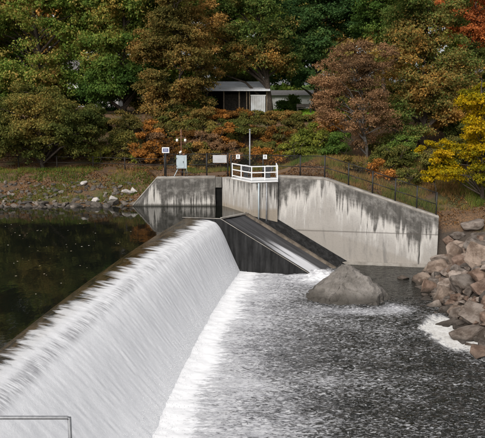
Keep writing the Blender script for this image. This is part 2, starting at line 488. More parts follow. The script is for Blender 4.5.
# white water begins in ragged tongues just past the crest
start = t.math('ADD', t.math('MULTIPLY', q, 0.75), 1.22)
s4 = t.noise(t.scale(cv, (0.7, 0.2, 1)), 1.0, 3, 0.6)
tong = t.math('ADD', t.math('MULTIPLY', t.math('SUBTRACT', s1, 0.5), 3.6), t.math('MULTIPLY', t.math('SUBTRACT', s2, 0.5), 1.3))
tong = t.math('ADD', tong, t.math('MULTIPLY', t.math('SUBTRACT', s4, 0.5), 2.0))
w = t.ss(t.math('ADD', t.math('SUBTRACT', dn, start), tong), -0.20, 0.85)
# dark band where the sheet bends over, near end of the weir mainly
band = t.ss(t.math('ABSOLUTE', t.math('SUBTRACT', dn, t.math('ADD', 3.05, t.math('MULTIPLY', s3, 0.4)))), 0.15, 0.75, 1, 0)
bs = t.ss(t.math('ADD', t.math('MULTIPLY', s2, 0.6), t.math('MULTIPLY', s1, 0.5)), 0.42, 0.68)
dk = t.math('MULTIPLY', t.math('MULTIPLY', band, bs), t.math('SUBTRACT', 1.0, t.math('MULTIPLY', q, 0.55)))
w = t.math('SUBTRACT', w, t.math('MULTIPLY', dk, 0.62), clamp=True)
# thin places lower down
thin = t.math('MULTIPLY', t.ss(s2, 0.52, 0.80), t.ss(dn, 2.6, 3.9, 0.28, 0.0))
thin2 = t.math('MULTIPLY', t.ss(s1, 0.50, 0.80), t.ss(dn, 2.8, 4.6, 0.12, 0.0))
w = t.math('SUBTRACT', w, t.math('MAXIMUM', thin, thin2), clamp=True)
w = t.math('MULTIPLY', w, t.ss(dn, 1.6, 3.7, 0.62, 1.0))
mot = t.noise(t.pos(), 14.0, 4, 0.75)
soft = t.noise(t.scale(cv, (1.6, 0.5, 1)), 1.0, 4, 0.6, 0.6)
white = t.mix(t.math('ADD', t.math('MULTIPLY', t.ss(mot, 0.3, 0.7), 0.65), t.math('MULTIPLY', t.ss(soft, 0.3, 0.7), 0.35)), (0.80, 0.80, 0.815), (0.90, 0.90, 0.91))
lipc = t.mix(t.ss(t.noise(t.scale(cv, (0.6, 2.2, 1)), 1.0, 5, 0.65), 0.35, 0.65), (0.012, 0.010, 0.006), (0.075, 0.048, 0.021))
deep = t.mix(t.ss(dn, 2.0, 2.8), lipc, (0.10, 0.095, 0.11))
a1 = t.bsdf(deep, 0.08, 0.5, t.bump(t.math('ADD', s2, s1), 0.25, 0.05), out=False)
a2 = t.bsdf(white, 0.75, 0.15, t.bump(mot, 0.22, 0.05), out=False)
mx = t.n('ShaderNodeMixShader'); t.l(w, mx.inputs[0]); t.l(a1, mx.inputs[1]); t.l(a2, mx.inputs[2]); t.l(mx.outputs[0], t.out.inputs[0])
o = link('waterfall', me, t.m); tag(o, 'white sheet of water pouring over the long weir', kind='structure')

# concrete body under the sheet
t = NT('wet_concrete'); p = t.pos()
wn1 = t.noise(t.scale(p, (3.5, 3.5, 0.35)), 1.0, 5, 0.65); wn2 = t.noise(p, 5, 5)
cc = t.mix(t.ss(wn1, 0.35, 0.72), (0.009, 0.009, 0.009), (0.032, 0.032, 0.032))
t.bsdf(cc, t.ss(wn2, 0.3, 0.7, 0.45, 0.8), 0.15, t.bump(wn2, 0.4, 0.04)); M['wet'] = t.m
yb = np.linspace(10.7, 48.15, 60); mb = MB(); nb = 9
vv = []
for y in yb:
    nx1, ny1 = crest_n(y); cx1 = float(crest_x(y))
    for k in range(9):
        oo, zz = weir_profile(y, k); vv.append((cx1 + nx1 * (oo - 0.10), y + ny1 * (oo - 0.10), zz - 0.22))
    vv.append((cx1 + nx1 * 4.6, y + ny1 * 4.6, -6.0)); vv.append((cx1 - nx1 * 1.2, y - ny1 * 1.2, -6.0))
m_ = 11
ff = []
for i in range(len(yb) - 1):
    for k in range(m_): ff.append((i * m_ + k, i * m_ + (k + 1) % m_, (i + 1) * m_ + (k + 1) % m_, (i + 1) * m_ + k))
ff.append(tuple(range(m_))); ff.append(tuple((len(yb) - 1) * m_ + k for k in range(m_ - 1, -1, -1)))
mb.add(vv, ff)
o = mb.build('weir', M['wet']); tag(o, 'long curved concrete weir under the white falling water', 'weir')

# ------------------------------------------------------------------ the river below
# distance downstream of the toe for foam and waves
def toe_pts():
    yy = np.linspace(5, 48.2, 200); o_, _ = weir_profile(yy, 7.6); a, b = crest_n(yy); return crest_x(yy) + a * o_, yy + b * o_
TX, TY = toe_pts()
gx = np.concatenate([np.arange(-6.0, 16.0, 0.095)]); gy = np.concatenate([np.arange(-24, 20, 0.5), np.arange(20, 52, 0.095)])
GX, GY = np.meshgrid(gx, gy, indexing='ij')
d = GX - np.interp(GY, TY, TX)
wob = fbm(GX * 0.5, GY * 0.5, 31) * 3
dd = d + wob * 0.8
calm_r = sstep(1.5, 0.0, edge_dist(GX, GY) * -1) * 0.0
calm = np.clip(sstep(6.0, 9.5, GX) * sstep(39.5, 42.5, GY), 0, 1)     # slack water behind the boulder
eddy = np.maximum(np.exp(-(((GX - 10.75) / 1.5) ** 2 + ((GY - 34.4) / 3.2) ** 2)), 0.9 * np.exp(-(((GX - 11.6) / 1.5) ** 2 + ((GY - 32.4) / 1.9) ** 2)))

chute = np.exp(-(((GX - 5.3) / 1.5) ** 2 + ((GY - 46.6) / 1.5) ** 2))
amp = 0.075 * (1 - 0.75 * np.exp(-np.clip(d, 0, 99) / 1.6)) + 0.05 * chute
amp = amp * (1 - 0.75 * calm) * (1 - 0.9 * sstep(0.3, 0.5, eddy))
W = fbm(GX * 0.9, GY * 1.7, 41, 3) * 1.6 + fbm(GX * 2.6, GY * 4.6, 44, 3) * 0.9 + np.abs(fbm(GX * 1.8 + 3, GY * 2.6, 47, 3)) * 1.2
ZR = -3.7 + amp * W * 1.5 + 0.10 * np.exp(-((d - 0.05) / 0.8) ** 2) * (0.85 + vnoise(GX * 4, GY * 4, 50) * 0.3) + 0.22 * chute * (0.5 + vnoise(GX * 3, GY * 3, 51))
ZR = ZR + 0.02 * sstep(0.3, 0.5, eddy)
foam = 1.25 * np.exp(-np.clip(d - 0.25 + wob * 0.25, 0, 99) / 0.55) + 0.60 * np.exp(-np.clip(dd, 0, 99) / 1.7) + 0.33 * sstep(10, 0.5, dd) + 0.05 * sstep(46, 25, GY) * sstep(11, 7, GX)
foam = foam + 0.75 * np.exp(-(((GX - 5.2) / 1.5) ** 2 + ((GY - 45.7) / 1.6) ** 2)) + 0.42 * np.exp(-(((GX - 8.9) / 0.9) ** 2 + ((GY - 38.9) / 0.9) ** 2))
foam = foam + 0.30 * np.exp(-(((GX - 6.4) / 2.6) ** 2 + ((GY - 38.3) / 0.9) ** 2))
foam = foam * (1 - 0.85 * calm)
me = npmesh('river', np.stack([GX, GY, ZR], -1).reshape(-1, 3), gridfaces(len(gx), len(gy)), True)
fattr(me, 'foam', foam.ravel()); fattr(me, 'eddy', eddy.ravel()); fattr(me, 'calm', calm.ravel()); fattr(me, 'toe', d.ravel())
t = NT('river_water'); p = t.pos()
fo = t.attr('foam'); ed_ = t.attr('eddy'); ca = t.attr('calm')
f1 = t.noise(t.scale(p, (0.75, 4.2, 1)), 1.0, 5, 0.68, 0.3)
f2 = t.noise(t.scale(p, (4.0, 10, 1)), 1.0, 5, 0.72, 0.3)
fn = t.math('ADD', t.math('MULTIPLY', f1, 0.55), t.math('MULTIPLY', f2, 0.45))
fm = t.ss(t.math('ADD', fn, t.math('MULTIPLY', t.math('SUBTRACT', fo, 0.5), 0.42)), 0.46, 0.66)
fl = t.noise(t.scale(p, (5.2, 14.0, 1)), 1.0, 3, 0.65, 0.7)
pt = t.noise(t.scale(p, (0.25, 0.45, 1)), 1.0, 3, 0.6)
foam_glint = t.ss(t.math('ADD', t.math('ADD', fl, t.math('MULTIPLY', fo, 0.34)), t.math('MULTIPLY', t.math('SUBTRACT', pt, 0.5), 0.30)), 0.535, 0.72)  # pale flecks: specks of foam plus silvery ripple highlights painted in
foam_glint = t.math('MULTIPLY', foam_glint, t.ss(ca, 0, 0.6, 0.56, 0.03))
fm = t.math('MULTIPLY', fm, t.ss(fo, 0.25, 0.8, 0.55, 0.95))
fm = t.math('MAXIMUM', fm, foam_glint)
fm = t.math('MAXIMUM', fm, t.ss(t.math('ADD', fo, t.math('MULTIPLY', t.math('SUBTRACT', f1, 0.5), 0.9)), 0.55, 1.15))
en = t.math('ADD', ed_, t.math('MULTIPLY', t.math('SUBTRACT', t.noise(t.scale(p, (1.7, 0.8, 1)), 1.0, 8, 0.75, 0.8), 0.5), 0.95))
es = t.math('MULTIPLY', t.ss(en, 0.34, 0.56), t.ss(t.math('ADD', en, t.math('MULTIPLY', t.math('SUBTRACT', t.noise(p, 7.0, 4, 0.7), 0.5), 1.6)), 0.35, 0.60, 0.35, 1.0))
em = t.math('MULTIPLY', es, t.ss(t.noise(p, 5.0, 5, 0.7), 0.25, 0.5, 0.70, 1.0))
fm = t.math('MAXIMUM', fm, em)
fc = t.mix(t.ss(f2, 0.3, 0.7), t.mix(t.ss(fo, 0.6, 1.1), (0.50, 0.50, 0.53), (0.80, 0.80, 0.81)), (0.84, 0.84, 0.85))
fc = t.mix(es, fc, t.mix(t.ss(t.noise(p, 2.5, 6, 0.7), 0.3, 0.7), (0.50, 0.48, 0.45), (0.66, 0.65, 0.63)))
w1 = t.noise(t.scale(p, (3.0, 7.0, 1)), 1.0, 2, 0.55, 0.6); w2 = t.noise(t.scale(p, (9, 19, 1)), 1.0, 2, 0.5)
hh = t.math('ADD', w1, t.math('MULTIPLY', w2, 0.22))
hh = t.math('MULTIPLY', hh, t.ss(ca, 0, 1, 1.0, 0.22))
nr = t.bump(hh, 1.0, 0.32)
aer = t.math('MULTIPLY', t.ss(fo, 0.08, 0.48), t.ss(f1, 0.25, 0.7, 0.35, 1.0))
a1 = t.bsdf(t.mix(aer, (0.014, 0.014, 0.011), (0.27, 0.27, 0.29)), 0.06, 0.5, nr, out=False, ior=1.36)
a2 = t.bsdf(fc, 0.8, 0.1, t.bump(t.math('ADD', f2, hh), 0.2, 0.04), out=False)
mx = t.n('ShaderNodeMixShader'); t.l(fm, mx.inputs[0]); t.l(a1, mx.inputs[1]); t.l(a2, mx.inputs[2]); t.l(mx.outputs[0], t.out.inputs[0])
o = link('river_water', me, t.m); tag(o, 'choppy dark river streaked with foam below the weir', kind='structure')

# ------------------------------------------------------------------ concrete walls
def wall(name, line, thick, zb, mat, label, cat='wall', ustep=0.0, parent=None):
    """line: (x, y, ztop) along the visible face, left to right; thickness away from the camera; UV u metres, v metres below top"""
    P = [Vector((a, b)) for a, b, c in line]
    n = len(P); off = []
    for i in range(n):
        d1 = (P[min(i + 1, n - 1)] - P[max(i - 1, 0)]).normalized()
        off.append(P[i] + Vector((-d1.y, d1.x)) * thick)
    bm = bmesh.new(); uvl = bm.loops.layers.uv.new('UVMap')
    u = [0.0]
    for i in range(1, n): u.append(u[-1] + (P[i] - P[i - 1]).length)
    top = [c for a, b, c in line]
    ft = [bm.verts.new((P[i].x, P[i].y, top[i])) for i in range(n)]
    fb = [bm.verts.new((P[i].x, P[i].y, zb)) for i in range(n)]
    bt = [bm.verts.new((off[i].x, off[i].y, top[i])) for i in range(n)]
    bb = [bm.verts.new((off[i].x, off[i].y, zb)) for i in range(n)]
    def quad(vs, uvs):
        f = bm.faces.new(vs)
        for lp, c in zip(f.loops, uvs): lp[uvl].uv = c
    for i in range(n - 1):
        j = i + 1
        quad((fb[i], fb[j], ft[j], ft[i]), ((u[i], top[i] - zb), (u[j], top[j] - zb), (u[j], 0), (u[i], 0)))
        quad((ft[i], ft[j], bt[j], bt[i]), ((u[i], 0), (u[j], 0), (u[j], 0.03), (u[i], 0.03)))
        quad((bt[i], bt[j], bb[j], bb[i]), ((u[i], 0), (u[j], 0), (u[j], top[j] - zb), (u[i], top[i] - zb)))
    quad((fb[0], ft[0], bt[0], bb[0]), ((0, top[0] - zb), (0, 0), (thick, 0), (thick, top[0] - zb)))
    quad((ft[-1], fb[-1], bb[-1], bt[-1]), ((u[-1], 0), (u[-1], top[-1] - zb), (u[-1] + thick, top[-1] - zb), (u[-1] + thick, 0)))
    bmesh.ops.recalc_face_normals(bm, faces=bm.faces)
    me = bpy.data.meshes.new(name); bm.to_mesh(me); bm.free()
    o = link(name, me, mat, parent)
    return tag(o, label, cat) if label else o

def cope(line, thick, parent, mat, h=0.13, ov=0.05):
    mb = MB()
    for a, b in zip(line[:-1], line[1:]):
        d1 = Vector((b[0] - a[0], b[1] - a[1], 0)).normalized(); nn = Vector((-d1.y, d1.x, 0))
        A = Vector(a); B = Vector(b)
        q = []
        for P_ in (A, B):
            q += [P_ - nn * ov + Vector((0, 0, 0.003)), P_ + nn * (thick + ov) + Vector((0, 0, 0.003)), P_ + nn * (thick + ov) + Vector((0, 0, h)), P_ - nn * ov + Vector((0, 0, h))]
        mb.add(q, [(0, 1, 2, 3), (7, 6, 5, 4), (0, 4, 5, 1), (1, 5, 6, 2), (2, 6, 7, 3), (3, 7, 4, 0)])
    return mb.build('coping', mat, parent)
t = NT('coping_concrete'); p = t.pos(); n1 = t.noise(p, 1.5, 5, 0.65); n2 = t.noise(p, 14, 4)
t.bsdf(t.mix(t.ss(n1, 0.3, 0.7), (0.20, 0.18, 0.155), (0.36, 0.335, 0.30)), 0.9, 0.2, t.bump(n2, 0.3, 0.02)); M['coping'] = t.m

M['wing'] = concrete('wing_concrete', [(0, 3.4), (0.4, 2.2), (1.0, 1.6), (1.9, 1.5), (2.5, 1.2), (3.0, 0.35), (3.4, 0.1), (3.9, 0.6), (4.5, 1.3), (5.3, 1.4), (6.2, 1.7), (7.0, 1.9), (7.8, 2.1), (8.6, 2.2), (9.1, 1.9), (9.6, 2.9), (10.1, 3.0), (10.6, 1.8), (11.1, 1.2), (11.8, 1.7)], 11.8, 1.1,
                     joint=[-1.35], tan_from=3.7, wet=-3.75)
line = [(2.6, 51.25, 2.55), (6.0, 50.6, 2.45), (13.95, 49.09, -0.13)]
w_ = wall('wing_wall', line, 0.6, -6.0, M['wing'], 'long sloping topped concrete wing wall stained dark above pale below, right of the chute')
cope(line, 0.6, w_, M['coping'], 0.12, 0.04)
mb = MB(); mb.box(0, 0.06, 0, 0, 0, 0)
base = MB()
for a, b in ((6.4, 13.9),):
    ya, yb_ = float(wing_y(a)), float(wing_y(b))
    base.add([(a, ya - 0.02, -6), (a, ya - 0.4, -6), (a, ya - 0.4, -3.55), (a, ya - 0.02, -3.55), (b, yb_ - 0.02, -6), (b, yb_ - 0.4, -6), (b, yb_ - 0.4, -3.55), (b, yb_ - 0.02, -3.55)],
             [(0, 1, 2, 3), (7, 6, 5, 4), (0, 4, 5, 1), (1, 5, 6, 2), (2, 6, 7, 3), (3, 7, 4, 0)])
base.build('footing', M['coping'], w_)

M['abut'] = concrete('abutment_concrete', [(0, 1.5), (1.0, 1.3), (1.45, 0.5), (1.75, 0.75), (2.15, 2.3), (2.5, 2.7), (3.4, 2.1), (4.3, 2.3), (5.2, 2.0), (6.2, 2.2), (7.0, 2.8)], 7.0, 1.0, wet=0.02, light=(0.42, 0.40, 0.37), fing=5.0)
line = [(-8.55, 54.0, 0.02), (-6.65, 54.0, 2.15), (-2.12, 54.0, 2.2)]
w_ = wall('abutment_wall', line, 0.6, -3.0, M['abut'], 'low streaked concrete wall standing in the pool, its left end sloping down to the rocks')
cope(line, 0.6, w_, M['coping'], 0.12, 0.04)
# slot between abutment and pier
o = MB().box(-2.118, -1.55, 54.17, 54.55, -3, 2.2).build('slot_shade_panel', M['shade_black'], w_)  # black panel set close behind the opening, painting the slot's inner shade
o = MB().box(-2.10, -1.62, 54.03, 54.16, 1.45, 2.28).build('slot_lintel', M['stained'], w_)

M['pier'] = concrete('pier_concrete', [(0, 0.35), (0.8, 0.3), (2.0, 0.5), (3.4, 0.45), (4.2, 0.8), (4.6, 0.5), (5.4, 0.7), (6.2, 1.2), (6.6, 1.6)], 6.6, 1.1, wet=-3.9, tan=(0.30, 0.255, 0.20), tan_from=2.0, fing=4.5, smr=0.8)
line = [(-1.6, 54.2, 2.25), (0.6, 50.4, 2.25), (2.58, 50.95, 2.25)]
w_ = wall('gate_pier', line, 0.6, -6.0, M['pier'], 'pale concrete gate pier with a projecting corner under the white railing', 'pier')
mb = MB().tube([(1.18, 50.42, -0.6), (1.18, 50.42, 2.2)], 0.055, 8); mb.build('gauge_pipe', M['cabinet'], w_, True)
mb = MB().tube([(1.75, 50.58, -1.0), (1.75, 50.58, 2.2)], 0.05, 8); mb.build('drain_pipe', M['galv'], w_, True)

# chute walls and floor; axis follows the weir normal at its far end
AX = Vector((0.979, -0.203)); AQ = Vector((0.203, 0.979))
O0 = Vector((-3.87, 48.2))
def ch(o_, q_, z): p_ = O0 + AX * o_ + AQ * q_; return (p_.x, p_.y, z)
def ramp_wall(name, q0, q1, prof, zb, mat, parent):
    mb = MB(); vv = []
    for (o_, z) in prof: vv += [ch(o_, q0, z), ch(o_, q1, z), ch(o_, q0, zb), ch(o_, q1, zb)]
    ff = []
    for i in range(len(prof) - 1):
        a = i * 4; b = a + 4
        ff += [(a, b, b + 1, a + 1), (a, a + 2, b + 2, b), (a + 1, b + 1, b + 3, a + 3), (a + 2, a + 3, b + 3, b + 2)]
    e = (len(prof) - 1) * 4
    ff += [(0, 1, 3, 2), (e, e + 2, e + 3, e + 1)]
    mb.add(vv, ff); return mb.build(name, mat, parent)
chute_root = tag(empty('sluice_chute', ch(2.4, 1.5, -3.7)), 'dark wet sloping sluice chute between the waterfall and the wing wall', 'sluice chute')
def under(o):
    o.parent = chute_root; o.matrix_parent_inverse = Matrix.Translation(-chute_root.location); return o
under(ramp_wall('training_wall', 0.0, 0.38, [(-0.4, 0.03), (2.4, 0.03), (8.9, -3.72), (9.5, -4.06)], -6, M['wet'], None))
under(ramp_wall('lip', -0.03, 0.26, [(2.3, 0.034), (2.4, 0.034), (8.9, -3.716), (9.0, -3.77)], -0.001 - 6.0, M['wet'], None)) if False else None
mb = MB()
for (o1, z1, o2, z2) in ((-0.35, 0.034, 2.4, 0.034), (2.4, 0.034, 8.85, -3.687)):
    mb.add([ch(o1, -0.03, z1), ch(o1, 0.06, z1), ch(o1, 0.06, z1 + 0.03), ch(o1, -0.03, z1 + 0.03), ch(o2, -0.03, z2), ch(o2, 0.06, z2), ch(o2, 0.06, z2 + 0.03), ch(o2, -0.03, z2 + 0.03)],
           [(0, 1, 2, 3), (7, 6, 5, 4), (0, 4, 5, 1), (1, 5, 6, 2), (2, 6, 7, 3), (3, 7, 4, 0)])
under(mb.build('arris', M['coping'], None))
# chute floor with its thin sheet of running water
nf, mf = 60, 26
F = np.zeros((nf, mf, 3)); dwn = np.zeros((nf, mf)); acr = np.zeros((nf, mf))
for i in range(nf):
    for j in range(mf):
        a = i / (nf - 1); b = j / (mf - 1)
        o_ = 2.42 + b * 1.2 + a * 6.6; z = -0.07 - 3.80 * a - 0.05 * math.sin(b * 3.14)
        F[i, j] = ch(o_, 0.36 + b * 2.35, z); dwn[i, j] = a; acr[i, j] = b
me = npmesh('chute_floor', F.reshape(-1, 3), gridfaces(nf, mf), True)
fattr(me, 'down', dwn.ravel()); fattr(me, 'across', acr.ravel())
t = NT('chute_water'); dn = t.attr('down'); ac = t.attr('across')
cv = t.comb(ac, dn, 0.0)
s1 = t.noise(t.scale(cv, (7, 1.0, 1)), 1.0, 4, 0.6, 0.2); s2 = t.noise(t.scale(cv, (24, 2.5, 1)), 1.0, 4, 0.7, 0.3)
side = t.ss(t.math('ABSOLUTE', t.math('SUBTRACT', ac, 0.30)), 0.12, 0.48, 1, 0)
dens = t.math('MULTIPLY', side, t.ss(dn, 0.02, 0.85, 0.15, 1.0))
w = t.ss(t.math('ADD', t.math('ADD', t.math('MULTIPLY', s1, 0.55), t.math('MULTIPLY', s2, 0.45)), t.math('MULTIPLY', t.math('SUBTRACT', dens, 0.5), 0.42)), 0.47, 0.68)
w = t.math('MULTIPLY', w, 0.9)
dc = t.mix(t.ss(s1, 0.3, 0.7), (0.022, 0.022, 0.024), (0.06, 0.06, 0.064))
a1 = t.bsdf(dc, 0.38, 0.35, t.bump(s2, 0.3, 0.03), out=False); a2 = t.bsdf((0.62, 0.62, 0.64), 0.7, 0.2, out=False)
mx = t.n('ShaderNodeMixShader'); t.l(w, mx.inputs[0]); t.l(a1, mx.inputs[1]); t.l(a2, mx.inputs[2]); t.l(mx.outputs[0], t.out.inputs[0])
under(link('chute_floor', me, t.m))
# sill at the head of the chute
a = Vector(ch(2.36, 0.36, 0.02)); b = Vector(ch(3.7, 2.95, 0.02))
mb = MB().bar(a, b, 0.18, 0.10); under(mb.build('sill', M['coping'], None))
# outer kerb of the chute, ledge and dark side channel
t = NT('brown_concrete'); p = t.pos(); n1 = t.noise(p, 1.8, 5, 0.65)
t.bsdf(t.mix(t.ss(n1, 0.3, 0.7), (0.06, 0.048, 0.036), (0.19, 0.155, 0.12)), 0.8, 0.3, t.bump(n1, 0.4, 0.05)); M['brown'] = t.m
under(ramp_wall('outer_kerb', 2.66, 3.05, [(3.6, 0.10), (10.2, -3.70), (10.8, -4.05)], -6, M['brown'], None))
mb = MB(); pr_ = [(3.9, -0.05), (10.2, -3.72), (10.9, -4.12)]; vv = []
for (o_, z) in pr_: vv += [ch(o_, 3.06, z - 0.10), ch(o_, 4.45, z + 0.62), ch(o_, 3.06, -6), ch(o_, 4.45, -6)]
ff = []
for i in range(len(pr_) - 1):
    a = i * 4; b = a + 4; ff += [(a, b, b + 1, a + 1), (a, a + 2, b + 2, b), (a + 1, b + 1, b + 3, a + 3)]
e = (len(pr_) - 1) * 4; ff += [(0, 1, 3, 2), (e, e + 2, e + 3, e + 1)]
mb.add(vv, ff); under(mb.build('side_channel', M['wet'], None))

# ------------------------------------------------------------------ near abutment and pipe railing (foreground)
M['near'] = concrete('near_concrete', [(0, 0.5), (3, 0.8), (7, 0.5)], 7.0, 0.6)
o = wall('near_abutment', [(-12.0, 10.5, 1.85), (-2.6, 10.5, 1.85)], 0.55, -6.0, M['near'], 'near concrete abutment wall below the grey pipe handrail')
rr = empty('pipe_handrail', (-2.83, 10.75, 1.85)); tag(rr, 'grey steel pipe handrail at the lower left corner of the view', 'handrail')
def put(mb, name, mat, root, smooth=True):
    o = mb.build(name, mat, root, smooth)
    o.matrix_parent_inverse = Matrix.Translation(-root.location); return o
RZ = 2.91
put(MB().tube([(-9.5, 10.75, RZ), (-2.87, 10.75, RZ), (-2.83, 10.75, RZ - 0.02)], 0.031, 12), 'top_rail', M['rail_grey'], rr)
put(MB().tube([(-9.5, 10.75, 2.42), (-2.80, 10.75, 2.42)], 0.028, 12), 'mid_rail', M['rail_grey'], rr)
for x in (-2.83, -4.8, -6.8, -8.8): put(MB().tube([(x, 10.75, 1.75), (x, 10.75, RZ + 0.005)], 0.031, 12), 'post', M['rail_grey'], rr)

# ------------------------------------------------------------------ fences
def fence(name, label, posts, h, pr, mat, rails, mesh=True, post_h=None):
    root = empty(name, posts[0]); tag(root, label, 'fence')
    for p_ in posts:
        put(MB().tube([(p_[0], p_[1], p_[2] - 0.3), (p_[0], p_[1], p_[2] + h + 0.05)], pr, 8), 'post', mat, root)
    for a, b in zip(posts[:-1], posts[1:]):
        for rz in rails:
            put(MB().tube([(a[0], a[1], a[2] + rz), (b[0], b[1], b[2] + rz)], 0.032, 6), 'rail', mat, root)
    if mesh:
        vs = []; fs = []
        w = 0.003
        for a, b in zip(posts[:-1], posts[1:]):
            A = np.array(a); B = np.array(b); Lh = np.hypot(*(B - A)[:2])
            if Lh > 12: continue
            st = 0.085
            hh = h - 0.05
            for sgn in (1, -1):
                for k in np.arange(-hh, Lh, st):
                    s0, z0, s1, z1 = (k, 0.05, k + hh, hh + 0.05) if sgn > 0 else (k, hh + 0.05, k + hh, 0.05)
                    if s0 < 0: z0 += (z1 - z0) * (-s0) / (s1 - s0); s0 = 0
                    if s1 > Lh: z1 = z0 + (z1 - z0) * (Lh - s0) / (s1 - s0); s1 = Lh
                    if s1 - s0 < 0.05: continue
                    p0 = A + (B - A) * s0 / Lh; p1 = A + (B - A) * s1 / Lh; p0[2] += z0; p1[2] += z1
                    dv = (p1 - p0) / np.linalg.norm(p1 - p0); hz = np.array([(B - A)[0], (B - A)[1], 0]) / Lh
                    nn = np.array([-hz[1], hz[0], 0]); uu = np.cross(dv, nn)
                    i0 = len(vs)
                    for P_ in (p0, p1):
                        for e in (uu * w, -uu * w * 0.5 + nn * w, -uu * w * 0.5 - nn * w): vs.append(P_ + e)
                    fs += [(i0, i0 + 1, i0 + 4, i0 + 3), (i0 + 1, i0 + 2, i0 + 5, i0 + 4), (i0 + 2, i0, i0 + 3, i0 + 5)]
        o = link('chain_link_mesh', npmesh('chain_link_mesh', vs, fs), M['wire'], root)
        o.matrix_parent_inverse = Matrix.Translation(-root.location); o['kind'] = 'stuff'
    return root
wt = lambda x: float(np.interp(x, [2.6, 6.0, 13.95], [2.6, 2.55, -0.03]))
main_posts = [(-6.1, 54.75, 2.2), (-4.7, 54.75, 2.2), (-2.8, 54.75, 2.22), (-1.15, 54.9, 2.25)]
fence('chain_link_fence', 'dark chain link fence along the top of the low wall left of the white railing', main_posts, 1.78, 0.055, M['fence_dark'], (1.78, 0.95))
wp = [(-0.9, 54.9, 2.25), (2.9, 51.75, 2.58)] + [(x, float(wing_y(x)) + 0.35, wt(x)) for x in (6.0, 7.7, 9.4, 11.0, 12.5, 13.85)]
fence('chain_link_fence', 'dark chain link fence stepping down the sloping wing wall on the right', [wp[0], (1.6, 54.6, 2.3), (4.4, 53.2, 2.35), (6.0, 50.95, 2.5)] + wp[3:], 1.62, 0.055, M['fence_dark'], (1.62, 0.8))
lp = [(-6.6, 60.2, 2.05), (-10.3, 61.2, 2.05), (-13.2, 61.8, 2.1), (-16.5, 62.2, 2.1), (-20, 62.5, 2.1), (-24, 62.8, 2.1)]
fence('rail_fence', 'weathered dark post and rail fence along the path behind the left bank', lp, 1.15, 0.06, M['dark_timber'], (1.1, 0.6), mesh=False)

# ------------------------------------------------------------------ white railed gate platform
root = empty('gate_platform', (0.6, 50.9, 2.25)); tag(root, 'white steel gate platform with three rail guard railing on the pier', 'railing')
slab = [(-0.85, 53.15), (0.62, 50.32), (2.60, 50.87), (2.62, 53.2)]
mb = MB(); vv = [(x, y, 2.256) for x, y in slab] + [(x, y, 2.34) for x, y in slab]
mb.add(vv, [(3, 2, 1, 0), (4, 5, 6, 7), (0, 1, 5, 4), (1, 2, 6, 5), (2, 3, 7, 6), (3, 0, 4, 7)]); put(mb, 'deck', M['white_paint'], root, False)
def lerp(a, b, t_): return tuple(a[i] + (b[i] - a[i]) * t_ for i in range(len(a)))
rp = [(-0.78, 53.0), (-0.1, 51.72), (0.66, 50.42), (1.62, 50.68), (2.55, 50.93), (2.56, 53.0)]
for p_ in rp: put(MB().bar((p_[0], p_[1], 2.40), (p_[0], p_[1], 3.44), 0.07, 0.07), 'post', M['white_paint'], root, False)
for a, b in zip(rp[:-1], rp[1:]):
    for z in (2.50, 2.96, 3.40): put(MB().bar((a[0], a[1], z), (b[0], b[1], z), 0.05, 0.075), 'rail', M['white_paint'], root, False)
for i, (x, y) in enumerate(((0.25, 52.6), (1.9, 52.2))):
    r2 = empty('gate_hoist', (x, y, 2.40)); tag(r2, ['dark gate hoist behind the left half of the white railing', 'dark gate hoist behind the right half of the white railing'][i], 'gate hoist', 'gate hoists on the platform')
    put(MB().box(x - 0.18, x + 0.18, y - 0.15, y + 0.15, 2.405, 2.95), 'pedestal', M['dark_metal'], r2, False)
    put(MB().box(x - 0.42, x + 0.42, y - 0.2, y + 0.2, 2.95, 3.22), 'gearbox', M['dark_metal'], r2, False)
    rim = MB().tube([(x + 0.28 * math.cos(k * math.pi / 8), y - 0.28, 3.08 + 0.28 * math.sin(k * math.pi / 8)) for k in range(17)], 0.02, 5); put(rim, 'handwheel', M['galv'], r2)
root = empty('steel_pole', (0.55, 52.9, 2.40)); tag(root, 'slender grey steel pole rising behind the white railing', 'pole')
put(MB().tube([(0.55, 52.9, 2.405), (0.55, 52.9, 5.9)], [0.055, 0.05], 8), 'shaft', M['galv'], root)
put(MB().tube([(0.55, 52.9, 5.9), (0.55, 52.9, 6.0)], [0.075, 0.065], 8), 'cap', M['galv'], root)
put(MB().box(0.43, 0.67, 52.78, 53.02, 2.404, 2.43), 'base_plate', M['galv'], root, False)

# ------------------------------------------------------------------ signs, cabinet, lamp
def sign(name, label, x, y, zc, w, h, board, face=None, post=None, ink=None):
    root = empty(name, (x, y, post if post is not None else zc - h / 2)); tag(root, label, 'sign')
    put(MB().box(x - w / 2, x + w / 2, y - 0.02, y, zc - h / 2, zc + h / 2), 'board', board, root, False)
    if face: put(MB().box(x - w * 0.36, x + w * 0.36, y - 0.026, y - 0.0205, zc - h * 0.30, zc + h * 0.30), 'panel', face, root, False)
    if ink:
        for (a, b, c_, d_) in ink: put(MB().box(x + a * w, x + b * w, y - 0.025, y - 0.0205, zc + c_ * h, zc + d_ * h), 'mark', M['sign_ink'], root, False)
    if post is not None: put(MB().tube([(x, y + 0.045, post), (x, y + 0.045, zc + h * 0.4)], 0.04, 8), 'post', M['fence_dark'], root)
    return root
s = sign('notice_sign', 'small white notice with blue panel on a dark post left of the cabinet', -5.95, 54.3, 4.33, 0.56, 0.44, M['sign_white'], M['sign_blue'], 2.2)
for k in range(2):
    put(MB().box(-6.09, -5.81, 54.270, 54.2735, 4.27 + k * 0.1, 4.30 + k * 0.1), 'line', M['sign_white'], s, False)
sign('fence_sign', 'blank pale grey rectangular board on the chain link fence', -1.78, 54.66, 3.62, 1.08, 0.60, M['sign_grey'])
